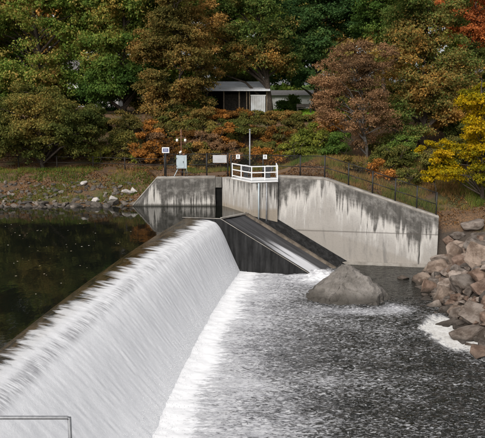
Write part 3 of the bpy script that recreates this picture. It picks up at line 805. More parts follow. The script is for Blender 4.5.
sign('warning_sign', 'small white square warning sign on the fence left of the steel pole', -0.35, 54.0, 3.85, 0.30, 0.34, M['sign_white'], None, None, [(-0.12, 0.12, -0.05, 0.3), (-0.12, 0.12, -0.3, -0.15)])
sign('warning_sign', 'small white square warning sign on the fence right of the steel pole', 1.75, 54.4, 3.80, 0.30, 0.34, M['sign_white'], None, None, [(-0.12, 0.12, -0.05, 0.3), (-0.12, 0.12, -0.3, -0.15)])

root = empty('control_cabinet', (-4.75, 54.45, 2.2)); tag(root, 'pale blue grey control cabinet on a stand at the fence', 'cabinet')
put(MB().box(-5.12, -4.32, 54.15, 54.5, 2.92, 3.93).__class__().box(-5.12, -4.32, 54.15, 54.5, 2.92, 3.93), 'body', M['cabinet'], root, False)
put(MB().box(-5.07, -4.52, 54.125, 54.146, 2.98, 3.87), 'door', M['cabinet'], root, False)
put(MB().box(-4.60, -4.56, 54.10, 54.122, 3.35, 3.5), 'handle', M['dark_metal'], root, False)
put(MB().tube([(-5.0, 54.35, 2.92), (-5.35, 54.2, 2.22)], 0.035, 6), 'leg', M['cabinet'], root)
put(MB().tube([(-4.45, 54.35, 2.92), (-4.45, 54.35, 2.2)], 0.035, 6), 'leg', M['dark_metal'], root)
put(MB().tube([(-4.9, 54.35, 2.65), (-3.95, 54.3, 2.55)], 0.03, 6), 'brace', M['dark_metal'], root)
put(MB().tube([(-4.85, 54.3, 3.93), (-4.85, 54.3, 4.14), (-4.72, 54.3, 4.26)], [0.09, 0.10, 0.06], 8), 'vent', M['lamp_white'], root)
put(MB().tube([(-4.55, 54.3, 3.93), (-4.55, 54.3, 4.08)], [0.11, 0.08], 8), 'vent', M['rust'], root)

for z in (3.1, 3.7): put(MB().tube([(-5.085, 54.12, z - 0.06), (-5.085, 54.12, z + 0.06)], 0.02, 6), 'hinge', M['dark_metal'], root)
put(MB().tube([(-4.36, 54.2, 2.95), (-4.30, 54.1, 2.7), (-4.28, 54.3, 2.2)], 0.022, 6), 'conduit', M['galv'], root)
root = empty('lamp_post', (-4.85, 55.6, 2.2)); tag(root, 'rusty lamp post with two white globe heads above the cabinet', 'lamp post')
put(MB().tube([(-4.85, 55.6, 2.05), (-4.85, 55.6, 4.6), (-4.85, 55.6, 5.9)], [0.06, 0.05, 0.04], 8), 'post', M['rust'], root)
put(MB().tube([(-5.17, 55.6, 5.12), (-4.85, 55.6, 5.3), (-4.53, 55.6, 5.12)], 0.025, 6), 'arm', M['rust'], root)
for sx in (-0.32, 0.32):
    bm = bmesh.new(); bmesh.ops.create_icosphere(bm, subdivisions=2, radius=0.105)
    for v_ in bm.verts: v_.co.z *= 1.35
    for f in bm.faces: f.smooth = True
    me = bpy.data.meshes.new('globe'); bm.to_mesh(me); bm.free()
    o = link('globe', me, M['lamp_white'], root); o.location = (sx, 0, 2.82)
    put(MB().tube([(-4.85 + sx, 55.6, 5.12), (-4.85 + sx, 55.6, 5.28)], [0.06, 0.03], 8), 'cap', M['rust'], root)

# ------------------------------------------------------------------ rocks
t = NT('rock_mat')
p = t.obj(); oi = t.n('ShaderNodeObjectInfo'); z = t.sep(t.pos())[2]
off = t.n('ShaderNodeVectorMath', operation='ADD'); t.l(p, off.inputs[0]); t.l(t.scale(t.n('ShaderNodeObjectInfo').outputs['Location'], (1.3, 1.7, 2.1)), off.inputs[1])
P_ = off.outputs[0]
n1 = t.noise(P_, 1.2, 6, 0.65); n2 = t.noise(P_, 6, 6, 0.7); n3 = t.noise(P_, 22, 4, 0.7)
base0 = t.ramp(oi.outputs['Random'], [(0, (0.21, 0.175, 0.15)), (0.2, (0.36, 0.285, 0.235)), (0.4, (0.31, 0.215, 0.16)), (0.58, (0.25, 0.22, 0.20)), (0.75, (0.40, 0.33, 0.28)), (0.9, (0.29, 0.23, 0.185))], 'CONSTANT')
base = t.mix(0.18, oi.outputs['Color'], base0)
c = t.mix(t.ss(n1, 0.38, 0.64), base, t.mix(1.0, base, (0.42, 0.38, 0.35), 'MULTIPLY'))
c = t.mix(t.math('MULTIPLY', t.ss(n2, 0.55, 0.75), 0.5), c, (0.36, 0.31, 0.27))
c = t.mix(t.math('MULTIPLY', t.ss(n3, 0.5, 0.75), 0.4), c, (0.05, 0.045, 0.04))
wl = t.attr('waterline')
c = t.mix(t.math('MULTIPLY', t.ss(t.math('ADD', z, t.math('MULTIPLY', n2, 0.25)), -3.55, -3.2, 1, 0), 0.7), c, (0.045, 0.04, 0.033))
t.bsdf(c, 0.85, 0.25, t.bump(t.math('ADD', n2, t.math('MULTIPLY', n3, 0.5)), 0.9, 0.12)); M['rock'] = t.m
t = NT('shore_rock')
p = t.obj(); oi = t.n('ShaderNodeObjectInfo'); n1 = t.noise(p, 3, 6, 0.65); n2 = t.noise(p, 12, 5, 0.7)
base = t.ramp(oi.outputs['Random'], [(0, (0.10, 0.085, 0.07)), (0.3, (0.17, 0.14, 0.115)), (0.55, (0.12, 0.105, 0.09)), (0.75, (0.25, 0.21, 0.175)), (0.9, (0.08, 0.07, 0.06))], 'CONSTANT')
c = t.mix(t.ss(n1, 0.4, 0.7), base, (0.045, 0.04, 0.034)); t.bsdf(c, 0.85, 0.25, t.bump(n2, 0.6, 0.05)); M['shore_rock'] = t.m
M['pale_rock'] = simple('pale_rock', (0.30, 0.27, 0.25), (0.46, 0.43, 0.40), 3, 0.9, 0.2, bump=0.5)

def rock_mesh(name, seed, sub=3, cuts=13, lo=0.42, hi=0.80, rough=0.045):
    r = np.random.default_rng(seed)
    bm = bmesh.new(); bmesh.ops.create_icosphere(bm, subdivisions=sub, radius=1.0)
    V = np.array([v_.co[:] for v_ in bm.verts])
    for k in range(cuts):
        nrm = r.normal(size=3); nrm /= np.linalg.norm(nrm); dd_ = r.uniform(lo, hi)
        h_ = V @ nrm - dd_; m_ = h_ > 0
        V[m_] -= np.outer(h_[m_] * 0.93, nrm)
    V += V / np.linalg.norm(V, axis=1)[:, None] * (fbm(V[:, 0] * 1.7 + seed, V[:, 1] * 1.7 + V[:, 2] * 1.3, seed, 4) * rough * 4)[:, None]
    for v_, c_ in zip(bm.verts, V): v_.co = c_
    for f in bm.faces: f.smooth = True
    me = bpy.data.meshes.new(name); bm.to_mesh(me); bm.free()
    me.set_sharp_from_angle(angle=R(38))
    return me
def hull_rock(name, seed, npts=15, bev=0.07, pts=None, sub=0, amp=0.0):
    """angular stone: convex hull of scattered points, its arrises worn, then roughened"""
    from mathutils import noise as mn
    r = np.random.default_rng(seed)
    if pts is None:
        P = r.normal(size=(npts, 3)); P /= np.linalg.norm(P, axis=1)[:, None]; P *= r.uniform(0.82, 1.08, npts)[:, None]
    else: P = np.array(pts, float)
    bm = bmesh.new()
    for p_ in P: bm.verts.new(p_)
    res = bmesh.ops.convex_hull(bm, input=bm.verts)
    bmesh.ops.delete(bm, geom=[g_ for g_ in res['geom_interior'] if isinstance(g_, bmesh.types.BMVert)], context='VERTS')
    bmesh.ops.dissolve_limit(bm, angle_limit=R(8), verts=bm.verts, edges=bm.edges)
    bmesh.ops.bevel(bm, geom=list(bm.edges), offset=bev, segments=2, affect='EDGES', profile=0.6, clamp_overlap=True)
    bmesh.ops.remove_doubles(bm, verts=bm.verts, dist=0.004)
    bmesh.ops.triangulate(bm, faces=bm.faces)
    for k in range(sub):
        long = [e for e in bm.edges if e.calc_length() > (0.42, 0.22, 0.11)[k]]
        bmesh.ops.subdivide_edges(bm, edges=long, cuts=1); bmesh.ops.triangulate(bm, faces=bm.faces)
    if pts is None:
        for v_ in bm.verts:
            if v_.co.length > 1.06: v_.co *= 1.06 / v_.co.length
    off = Vector((seed * 1.7, seed * 0.3, 0))
    bm.normal_update()
    for v_ in bm.verts:
        v_.co += v_.normal * (amp * mn.fractal(v_.co * 2.3 + off, 0.8, 2.1, 5))
    for f in bm.faces: f.smooth = True
    me = bpy.data.meshes.new(name); bm.to_mesh(me); bm.free(); me.set_sharp_from_angle(angle=R(30))
    return me
ROCKS = [hull_rock('rock', 100 + i, 13 + i % 5, 0.09 + 0.035 * (i % 3), None, 2, 0.07) for i in range(14)]
SMALL = [hull_rock('stone', 300 + i, 12, 0.06, None, 0, 0.0) for i in range(8)]
for m_ in ROCKS: m_.materials.append(M['rock'])
for m_ in SMALL: m_.materials.append(M['shore_rock'])

def rock(name, mesh, loc, size, rot, label, group=None, cat='rock'):
    o = bpy.data.objects.new(name, mesh); col.objects.link(o)
    o.location = loc; o.scale = size; o.rotation_euler = rot
    return tag(o, label, cat, group)

# the pyramid boulder in mid river
me = hull_rock('boulder', 5, pts=[(0, .35, 2.2), (.3, .05, 2.02), (-.35, -.05, 1.85), (-.95, .1, 1.42), (-1.75, -.2, .72), (-2.4, -.3, .02), (-1.35, -1.25, .42), (-.45, -1.0, 1.12), (.35, -1.55, .30), (1.05, -.35, 1.45),
    (1.85, -.5, .95), (2.45, -.3, .30), (1.55, -1.5, .22), (.2, -1.95, -.3), (-1.5, -1.75, -.3), (2.1, -1.5, -.3), (-1.5, 1.5, .5), (1.5, 1.5, .7), (0, 1.9, .9), (-2.4, .9, -.2), (2.5, .9, -.2),
    (-2.7, -.8, -1), (2.8, -.8, -1), (-2, 1.8, -1), (2, 1.8, -1), (-1.4, -2.1, -1), (1.8, -2.0, -1)], bev=0.09, sub=3, amp=0.16)
t = NT('boulder_mat'); p = t.obj(); z = t.sep(t.pos())[2]
n1 = t.noise(p, 0.7, 6, 0.7); n2 = t.noise(p, 2.6, 6, 0.7); n3 = t.noise(p, 9, 5, 0.75)
c = t.mix(t.ss(n1, 0.35, 0.68), (0.125, 0.112, 0.098), (0.24, 0.22, 0.20))
c = t.mix(t.math('MULTIPLY', t.ss(n2, 0.52, 0.72), 0.5), c, (0.10, 0.085, 0.07))
c = t.mix(t.math('MULTIPLY', t.ss(n3, 0.5, 0.8), 0.5), c, (0.34, 0.31, 0.28))
c = t.mix(t.math('MULTIPLY', t.ss(t.math('ADD', z, t.math('MULTIPLY', n2, 0.6)), -3.25, -2.6, 1, 0), 0.8), c, (0.045, 0.040, 0.033))
t.bsdf(c, 0.85, 0.25, t.bump(t.math('ADD', n2, t.math('MULTIPLY', n3, 0.4)), 0.9, 0.12)); me.materials.append(t.m)
o = link('boulder', me); o.location = (6.25, 41.2, -3.72); o.scale = (1.03, 1, 0.94); o.rotation_euler = (0, 0, 0)
tag(o, 'large pyramid shaped grey boulder standing alone in the river', 'boulder')

# riprap on the right bank: named stones first, then the fill
placed = []
TONES = [('tan', (0.37, 0.285, 0.225)), ('grey', (0.27, 0.235, 0.205)), ('reddish brown', (0.31, 0.205, 0.15)), ('pale', (0.45, 0.375, 0.32)), ('dark', (0.15, 0.125, 0.105))]
def riprap(x, y, s, label, sz=(1, 0.8, 0.6), rz=0.0, tilt=0.0, lift=0.25, group=None, mi=None, floor=None):
    z = float(ground_h(x, y)) if floor is None else floor
    z = max(z, -4.05)
    k = random.randrange(len(ROCKS)) if mi is None else mi
    placed.append((x, y, s))
    o = rock('riprap_rock', ROCKS[k], (x, y, z + s * sz[2] * lift), (s * sz[0], s * sz[1], s * sz[2]), (tilt, random.uniform(-.15, .15), rz), label, group)
    hit = [c_ for n_, c_ in TONES if n_ in label.split(' rock')[0].split(' boulder')[0].split(' slab')[0].split(' stone')[0]]
    c_ = hit[0] if hit else TONES[0][1]; g_ = random.uniform(0.85, 1.12); o.color = (*[k_ * g_ for k_ in c_], 1)
    return o
riprap(11.45, 33.75, 1.15, 'long flat grey brown slab lying across the pale foam on the right bank', (1.15, 0.62, 0.50), 0.3, 0.1, 0.35, mi=1, floor=-3.7)
riprap(11.75, 32.2, 0.8, 'dark rock at the right edge of the picture just below the long slab', (1, 0.8, 0.7), 0.9, 0, 0.15, mi=2, floor=-3.8)
riprap(12.15, 36.0, 1.05, 'broad tan slab behind the long flat slab on the right bank', (1.1, 0.7, 0.55), -0.15, 0.1, 0.35, mi=3, floor=-3.5)
riprap(11.4, 35.5, 0.46, 'rounded dark rock sitting at the back edge of the pale foam', (1.1, 0.9, 0.75), 0.2, 0, 0.2, mi=4, floor=-3.7)
riprap(10.8, 35.5, 0.27, 'smallest dark stone poking out of the pale foam', (1.2, 0.9, 0.6), 0.2, 0, 0.1, mi=5, floor=-3.68)
riprap(11.95, 40.3, 0.95, 'smooth pale tan boulder at the water edge beside the slack water', (1, 0.8, 0.75), 0.5, 0, 0.4, mi=6, floor=-3.7)
riprap(14.3, 41.2, 1.2, 'big reddish boulder high on the right edge of the rock bank', (0.95, 0.8, 0.9), 0.8, 0, 0.5, mi=7)
riprap(13.95, 44.9, 0.95, 'upright orange tan boulder at the top of the rock bank near the wing wall', (0.75, 0.8, 1.1), 0.2, 0.1, 0.55, mi=8)
riprap(13.45, 46.6, 0.85, 'pale pinkish flat rock leaning against the end of the wing wall', (1.1, 0.6, 0.45), 0.25, 0.2, 1.9, mi=9)
riprap(13.1, 45.6, 0.95, 'brown angular rock below the pale flat rock at the wing wall', (1.1, 0.8, 0.7), -0.3, 0.1, 0.5, mi=10)
riprap(10.9, 45.7, 0.42, 'small reddish rock just breaking the slack water before the wing wall', (1.5, 0.7, 0.5), 0.1, 0, 0.15, mi=11, floor=-3.72)
riprap(11.6, 38.2, 0.62, 'dark squat rock between the pale tan boulder and the foam', (1.1, 0.9, 0.7), 0.5, 0, 0.3, mi=12, floor=-3.7)
riprap(12.9, 39.4, 1.0, 'wide grey boulder in the middle of the rock bank', (1.2, 0.85, 0.75), 0.4, 0.1, 0.4, mi=13)
riprap(16.6, 49.6, 0.9, 'weathered grey boulder on the grass slope under the yellow tree', (1.2, 0.8, 0.6), 0.2, 0, 0.35, mi=0)
tries = 0
while len(placed) < 290 and tries < 16000:
    tries += 1
    y = random.uniform(30.5, 49.5) if len(placed) > 75 else random.uniform(31.5, 41); x = random.uniform(10.2, 18.5)
    ed = float(edge_dist(x, y))
    if ed < -0.35 or ed > 5.4 or x > 0.358 * y + 0.6 or (x > 15.6 and y > 47.3) or (x < 14.2 and y > 48.4): continue
    s = random.choice([0.34, 0.44, 0.54, 0.66, 0.84] if len(placed) < 175 else [0.3, 0.38, 0.48]) * random.uniform(0.85, 1.15)
    if any((x - a) ** 2 + (y - b) ** 2 < (0.47 * (s + c_)) ** 2 for a, b, c_ in placed): continue
    far = y > 42
    big = s > 0.6
    low = ed < 1.0
    tn = random.choices([n_ for n_, c_ in TONES], (0.32, 0.22, 0.2, 0.14, 0.12))[0]
    zone = 'at the top of the bank by the wing wall end' if y > 45 else 'beside the slack water' if y > 41 and ed < 2 else 'high on the bank behind the slack water' if y > 41 else 'beside the pale foam' if y < 37 and ed < 1.5 else 'on the near bank at the right edge' if y < 37 else 'at the waterline beyond the foam' if ed < 1.0 else 'in the middle of the right bank'
    lab = f"{'large' if s > 0.75 else 'medium' if s > 0.5 else 'small'} {tn} rock {zone}"
    riprap(x, y, s, lab, (random.uniform(.9, 1.3), random.uniform(.7, 1.0), random.uniform(.55, .85)), random.uniform(0, 6.28), random.uniform(-.25, .25), 0.40, 'riprap rocks on the right bank')

# stones along the left shore of the pool
n_ = 0; pl = []; tries = 0
named = [(-13.0, 57.1, 0.34, 'single pale round stone high on the left bank', M['pale_rock']), (-10.3, 54.9, 0.42, 'pale stone above the waterline left of the sloping wall', M['pale_rock']),
         (-9.3, 55.8, 0.55, 'larger of the pale stones near the sloping wall end', M['pale_rock']), (-8.7, 56.2, 0.4, 'pale stone touching the top of the sloping wall end', M['pale_rock']),
         (-11.6, 54.7, 0.36, 'leftmost pale stone in the green patch of the left bank', M['pale_rock']), (-9.9, 54.25, 0.6, 'dark block at the pool edge beside the sloping wall', None), (-11.3, 53.95, 0.55, 'dark flat rock at the pool edge below the green patch', None)]
for (x, y, s, lab, mt) in named:
    me_ = random.choice(SMALL)
    if mt: me_ = me_.copy(); me_.materials.clear(); me_.materials.append(mt)
    rock('shore_stone', me_, (x, y, max(float(ground_h(x, y)), -0.1) + s * 0.15), (s * 1.2, s, s * 0.75), (0, 0, random.random() * 6), lab, None, 'stone'); pl.append((x, y, s))
while n_ < 230 and tries < 5000:
    tries += 1
    x = random.uniform(-24, -8.6); y = 53.45 + abs(random.gauss(0, 0.55))
    if random.random() < 0.15: y = random.uniform(54.5, 57.5)
    s = random.uniform(0.14, 0.30) if y > 54.6 else random.uniform(0.2, 0.5)
    if x > -9.3: y = max(y, 54.3)
    if any((x - a) ** 2 + (y - b) ** 2 < (0.55 * (s + c_)) ** 2 for a, b, c_ in pl): continue
    pl.append((x, y, s)); n_ += 1
    z = max(float(ground_h(x, y)), -0.12)
    rock('shore_stone', random.choice(SMALL), (x, y, z + s * 0.08), (s * random.uniform(1, 1.5), s, s * random.uniform(.6, .9)), (0, random.uniform(-.3, .3), random.random() * 6),
         ('larger' if s > 0.36 else 'small') + ' dark stone ' + ('along the waterline' if y < 54.6 else 'on the slope') + (' at the left edge of the view' if x < -17 else ' under the low rounded tree' if x < -14 else ' below the single pale round stone' if x < -11.8 else ' near the sloping wall end'), 'stones on the left shore', 'stone')

# ------------------------------------------------------------------ trees and shrubs
def leaf_mesh(name, C, size, tone, up=0.5, aspect=0.6, r=rng, out=None):
    """C (n,3) leaf centres -> one mesh of small bent diamond leaves"""
    n = len(C)
    nr_ = r.normal(size=(n, 3)); nr_[:, 2] = nr_[:, 2] * 0.8 + up
    if out is not None: nr_ = nr_ + out * 0.9
    nr_ /= np.linalg.norm(nr_, axis=1)[:, None]
    a = r.normal(size=(n, 3)); a -= nr_ * (a * nr_).sum(1)[:, None]; a /= np.linalg.norm(a, axis=1)[:, None]
    b = np.cross(nr_, a)
    s = (size * r.uniform(0.6, 1.35, n))[:, None]
    v = np.stack([C - a * s * 0.5, C + b * s * 0.5 * aspect + nr_ * s * 0.1, C + a * s * 0.5, C - b * s * 0.5 * aspect + nr_ * s * 0.1], 1).reshape(-1, 3)
    f = np.arange(4 * n).reshape(n, 4)
    me = npmesh(name, v, f)
    fattr(me, 'tone', np.repeat(np.clip(tone, 0, 1), 4))
    return me

def crown_points(blobs, n, csize, r, gap=0.25, flat=0.6, hollow=2.4):
    """blobs: (cx,cy,cz,rx,ry,rz). Boughs through the volume, each a flattened spray of leaf clumps, thick on its upper side"""
    vol = np.array([b[3] * b[4] * b[5] for b in blobs]) ** 0.75; vol /= vol.sum()
    per = 26; spray = 22
    nb = max(5, n // (per * spray))
    bi = r.choice(len(blobs), nb, p=vol); B = np.array(blobs)[bi]
    d = r.normal(size=(nb, 3)); d /= np.linalg.norm(d, axis=1)[:, None]
    rad = r.uniform(0.04, 1, nb) ** (1 / hollow) * r.uniform(0.88, 1.08, nb)
    bc = B[:, :3] + d * rad[:, None] * B[:, 3:]
    bs = csize * 1.75 * r.uniform(0.65, 1.35, nb) * np.clip(B[:, 3:].min(1) / (csize * 4), 0.55, 1.0)
    # clumps over each bough
    ci = np.repeat(np.arange(nb), r.integers(int(spray * 0.6), int(spray * 1.4), nb)); nc = len(ci)
    e = r.normal(size=(nc, 3)); e /= np.linalg.norm(e, axis=1)[:, None]; e[:, 2] = np.where(r.uniform(size=nc) < 0.75, np.abs(e[:, 2]), e[:, 2])
    cc = bc[ci] + e * (bs[ci] * r.uniform(0.35, 1, nc) ** 0.6)[:, None] * np.array([1, 1, flat])
    idx = np.repeat(np.arange(nc), r.integers(int(per * 0.5), int(per * 1.5), nc))
    cs = csize * 0.36
    off = r.normal(size=(len(idx), 3)) * cs * r.uniform(0.6, 1.3, nc)[idx][:, None] * np.array([1, 1, 0.6])
    L = cc[idx] + off
    ct = 0.6 * r.uniform(0, 1, nb)[ci] + 0.4 * r.uniform(0, 1, nc)
    out = L - bc[ci][idx]; out /= np.linalg.norm(out, axis=1)[:, None] + 1e-6
    crown_points.out = out
    return bc, L, ct[idx], idx

def tree(name, label, base, blobs, ramp, n, size, csize=0.55, trunk=0.25, top=None, lean=(0, 0), seed=1, group=None, cat='tree', bark='bark', limbs=26, gap=0.2, tone_z=0.0, tone_amp=0.35, tone_mid=0.5, up=0.45, hollow=2.4, stems=1):
    r = np.random.default_rng(seed)
    root = empty(name, base); tag(root, label, cat, group)
    cc, L, ct, idx = crown_points(blobs, int(n * 2.0), csize, r, gap, hollow=hollow)
    keep = L[:, 2] > ground_h(L[:, 0], L[:, 1]) + 0.05
    L = L[keep]; ct = ct[keep]; outv = crown_points.out[keep]
    zmin, zmax = L[:, 2].min(), L[:, 2].max()
    patch = fbm(L[:, 0] * 0.28, L[:, 2] * 0.28 + L[:, 1] * 0.1, seed, 3)
    tone = tone_mid + (ct - 0.5) * tone_amp + patch * 1.25 + r.normal(size=len(L)) * 0.13 + ((L[:, 2] - zmin) / (zmax - zmin) - 0.5) * tone_z
    b = np.array(base)
    me = leaf_mesh('crown', L - b, size * 1.0, tone, up, r=r, out=outv)
    link('crown', me, ramp, root)
    # trunk with limbs
    mb = MB(); c0 = np.mean([q[:3] for q in blobs], axis=0)
    ztop = top if top is not None else c0[2] + 0.6 * max(q[5] for q in blobs)
    for s_ in range(stems):
        pts = []; rad = []
        ox, oy = (0, 0) if stems == 1 else (r.uniform(-.3, .3), r.uniform(-.3, .3))
        tx, ty = (c0[0] + lean[0] + ox * 4, c0[1] + lean[1] + oy * 4)
        for k in range(8):
            f_ = k / 7
            pts.append((ox + (tx - b[0]) * f_ ** 1.6 + r.normal() * 0.06 * k ** 0.5, oy + (ty - b[1]) * f_ ** 1.6 + r.normal() * 0.06 * k ** 0.5, -0.4 + (ztop - b[2] + 0.4) * f_))
            rad.append(trunk / (stems ** 0.5) * (1.25 if k == 0 else 1) * (1 - 0.85 * f_) + 0.012)
        mb.tube(pts, rad, 8)
        sel = r.choice(len(cc), min(limbs // stems, len(cc)), replace=False)
        for i in sel:
            e = cc[i] - b
            zz = np.clip(e[2] - np.hypot(e[0] - ox, e[1] - oy) * r.uniform(0.4, 0.9), 0.15 * ztop * 0 + 0.3, ztop - b[2] - 0.2)
            f_ = (zz + 0.4) / (ztop - b[2] + 0.4)
            kk = min(f_ * 7, 6.999); k0 = int(kk); fr = kk - k0
            s0 = np.array(pts[k0]) * (1 - fr) + np.array(pts[k0 + 1]) * fr; r0 = (rad[k0] * (1 - fr) + rad[k0 + 1] * fr) * 0.55
            if e[2] + b[2] < float(ground_h(e[0] + b[0], e[1] + b[1])): continue
            m1 = s0 * 0.55 + e * 0.45 + r.normal(size=3) * 0.15; m1[2] += 0.12 * np.linalg.norm(e - s0)
            mb.tube([s0, m1, e], [r0, r0 * 0.55 + 0.006, 0.012], 5, cap=False)
    mb.build('trunk', M[bark], root, True)
    return root

G1 = leafmat('leaf_green', [(0, (0.022, 0.040, 0.012)), (0.35, (0.045, 0.075, 0.020)), (0.65, (0.088, 0.115, 0.032)), (0.85, (0.155, 0.145, 0.045)), (1, (0.21, 0.15, 0.05))])
G2 = leafmat('leaf_deep_green', [(0, (0.016, 0.032, 0.014)), (0.5, (0.034, 0.064, 0.024)), (0.85, (0.062, 0.095, 0.033)), (1, (0.10, 0.12, 0.04))])
GO = leafmat('leaf_green_to_orange', [(0, (0.030, 0.055, 0.014)), (0.3, (0.070, 0.105, 0.026)), (0.55, (0.13, 0.135, 0.040)), (0.8, (0.22, 0.15, 0.060)), (1, (0.30, 0.18, 0.075))])
BO = leafmat('leaf_brown_olive', [(0, (0.026, 0.034, 0.012)), (0.35, (0.060, 0.066, 0.022)), (0.65, (0.108, 0.092, 0.032)), (1, (0.20, 0.135, 0.050))])
OG = leafmat('leaf_olive_green', [(0, (0.026, 0.042, 0.014)), (0.35, (0.055, 0.080, 0.024)), (0.6, (0.10, 0.092, 0.034)), (0.8, (0.16, 0.105, 0.040)), (1, (0.23, 0.13, 0.045))])
BR = leafmat('leaf_brown', [(0, (0.032, 0.034, 0.013)), (0.35, (0.075, 0.065, 0.024)), (0.7, (0.14, 0.092, 0.036)), (1, (0.25, 0.14, 0.055))])
RB = leafmat('leaf_red_brown', [(0, (0.045, 0.032, 0.020)), (0.45, (0.115, 0.072, 0.042)), (0.8, (0.19, 0.112, 0.065)), (1, (0.27, 0.16, 0.085))])
OR = leafmat('leaf_orange', [(0, (0.045, 0.026, 0.012)), (0.4, (0.13, 0.066, 0.024)), (0.75, (0.25, 0.115, 0.040)), (1, (0.36, 0.18, 0.07))])
RD = leafmat('leaf_red', [(0, (0.10, 0.045, 0.024)), (0.5, (0.26, 0.09, 0.040)), (1, (0.42, 0.17, 0.075))])
YE = leafmat('leaf_yellow', [(0, (0.09, 0.090, 0.018)), (0.35, (0.22, 0.19, 0.030)), (0.7, (0.44, 0.30, 0.040)), (1, (0.58, 0.38, 0.07))], 0.35, 1.0)
YG = leafmat('leaf_yellow_green', [(0, (0.035, 0.048, 0.014)), (0.5, (0.085, 0.10, 0.026)), (1, (0.19, 0.18, 0.045))])

gh = lambda x, y: float(ground_h(x, y))
def T(name, label, x, y, *a, **k): return tree(name, label, (x, y, gh(x, y)), *a, **k)

# left group
T('maple_tree', 'tall tree at the upper left, green below turning tan orange at its tips', -22.5, 80, [(-22.5, 80, 17, 8.0, 6, 8.5), (-27.5, 80, 14, 5, 5, 6), (-17.5, 79, 18.5, 4.5, 5, 6), (-21, 77, 11.5, 6.5, 3, 2.8), (-28, 77, 9.5, 4, 3, 3)], GO, 62000, 0.27, 0.85, 0.42, 24, seed=11, tone_z=0.5, tone_mid=0.58, limbs=40)
T('bushy_tree', 'low rounded olive brown tree hanging over the left shore', -17.8, 62.5, [(-17.8, 62.3, 6.4, 4.6, 3.2, 3.4), (-21.5, 62, 5.6, 3.0, 2.8, 3.0), (-15, 62, 5.4, 2.3, 2.6, 2.6)], BO, 34000, 0.19, 0.55, 0.22, 8.5, seed=12, tone_mid=0.48, limbs=34, gap=0.3)
T('green_tree', 'dark green leafy tree right of the tan tipped tree on the left', -12.5, 75, [(-12.6, 75, 13.5, 4.6, 4, 5.6), (-11.3, 75, 19.5, 4.6, 4, 5.5), (-14, 74, 9.8, 2.8, 2.6, 2.8), (-10.5, 73.5, 10.5, 2.4, 2.4, 2.4)], G1, 50000, 0.25, 0.75, 0.35, 22, seed=13, tone_mid=0.42, tone_z=0.25, limbs=36)
T('yellow_green_tree', 'yellow green tree top behind the dark green tree, at the top edge', -10.5, 88, [(-10.5, 88, 20.5, 4.5, 4, 5.5)], YG, 11000, 0.28, 0.8, 0.3, 24, seed=14, tone_mid=0.6)
T('brown_tree', 'orange brown tree left of the shed with branches down to the thicket', -6.2, 71, [(-6.3, 71, 11.5, 3.9, 3.4, 5.2), (-6.0, 71, 17, 3.6, 3.4, 5.0), (-8.6, 70.5, 8.2, 2.4, 2.4, 2.6), (-5.6, 70, 8.4, 2.0, 2.2, 2.2), (-4.2, 70.5, 12.0, 2.0, 2.2, 1.8), (-8.8, 71, 13.5, 2.0, 2.4, 3.0)], BR, 42000, 0.20, 0.6, 0.26, 19, seed=15, tone_mid=0.46, limbs=44, gap=0.16)
T('brown_green_tree', 'brownish green tree with dark trunk standing at the right end of the shed', 3.0, 76.5, [(0.5, 76.5, 16.2, 4.6, 3.6, 4.8), (-2.2, 76, 13.8, 3.0, 3, 3.0), (3.6, 76.5, 14.2, 2.6, 3, 3.6), (0, 76, 21, 4.6, 3.6, 4.5), (-1.6, 75, 12.0, 3.2, 2, 1.5), (2.0, 75.5, 12.6, 2.4, 2, 1.4)], OG, 42000, 0.21, 0.65, 0.36, 20, lean=(0.6, 0), seed=16, tone_mid=0.5, tone_z=-0.1, limbs=44, gap=0.12)
T('broad_green_tree', 'dense deep green tree above the lawn in the middle of the photo', 8.6, 83, [(8.6, 83, 17.2, 5.0, 4.2, 6.4), (6.0, 82, 13.8, 3.0, 3, 3.2), (11.5, 83, 20, 4.0, 4, 5.5), (6.3, 80, 10.6, 3.0, 2, 1.5), (4.6, 81, 10.9, 1.8, 2, 1.3), (10, 80, 10.2, 3.0, 2.4, 1.8)], G2, 46000, 0.26, 0.75, 0.36, 24, seed=17, tone_mid=0.5, limbs=34)
T('russet_tree', 'airy russet brown tree with pale trunk leaning over the right part of the fence', 10.9, 61.5, [(9.2, 61.5, 9.6, 3.0, 2.6, 3.2), (11.0, 61, 7.0, 2.3, 2.2, 3.0), (7.4, 61.5, 8.0, 1.6, 1.8, 2.4), (11.3, 61.5, 11.3, 2.0, 2, 2.4)], RB, 24000, 0.15, 0.5, 0.15, 11.5, seed=18, bark='bark_grey', limbs=60, gap=0.08, tone_mid=0.52)
T('olive_tree', 'large olive green and brown tree filling the right background', 16.6, 65, [(16.4, 65, 10, 3.9, 3.4, 5.8), (16.2, 65, 17, 4.2, 3.4, 6.0), (14.0, 64, 5.6, 2.4, 2.4, 2.8), (19.3, 64.5, 9.6, 2.4, 2.6, 4.2)], OG, 58000, 0.20, 0.65, 0.34, 21, seed=19, tone_mid=0.52, tone_z=-0.45, limbs=44, gap=0.22)
T('green_top_tree', 'green tree top rising between the deep green and the olive trees', 14.6, 74, [(14.5, 74, 17.5, 3.6, 3.2, 5.0), (17.5, 74, 20, 4, 3.4, 4.5)], G1, 24000, 0.24, 0.7, 0.3, 21, seed=20, tone_mid=0.42)
T('red_tree', 'red orange tree in the upper right corner with bare grey twigs', 27.0, 82, [(26.0, 82, 17.2, 3.6, 3, 3.8), (29.5, 82, 16, 3.4, 3, 4), (23.5, 83, 19.5, 2.4, 2.4, 2.6)], RD, 26000, 0.22, 0.7, 0.28, 20, seed=21, bark='bark_grey', limbs=60, gap=0.06, tone_mid=0.55)
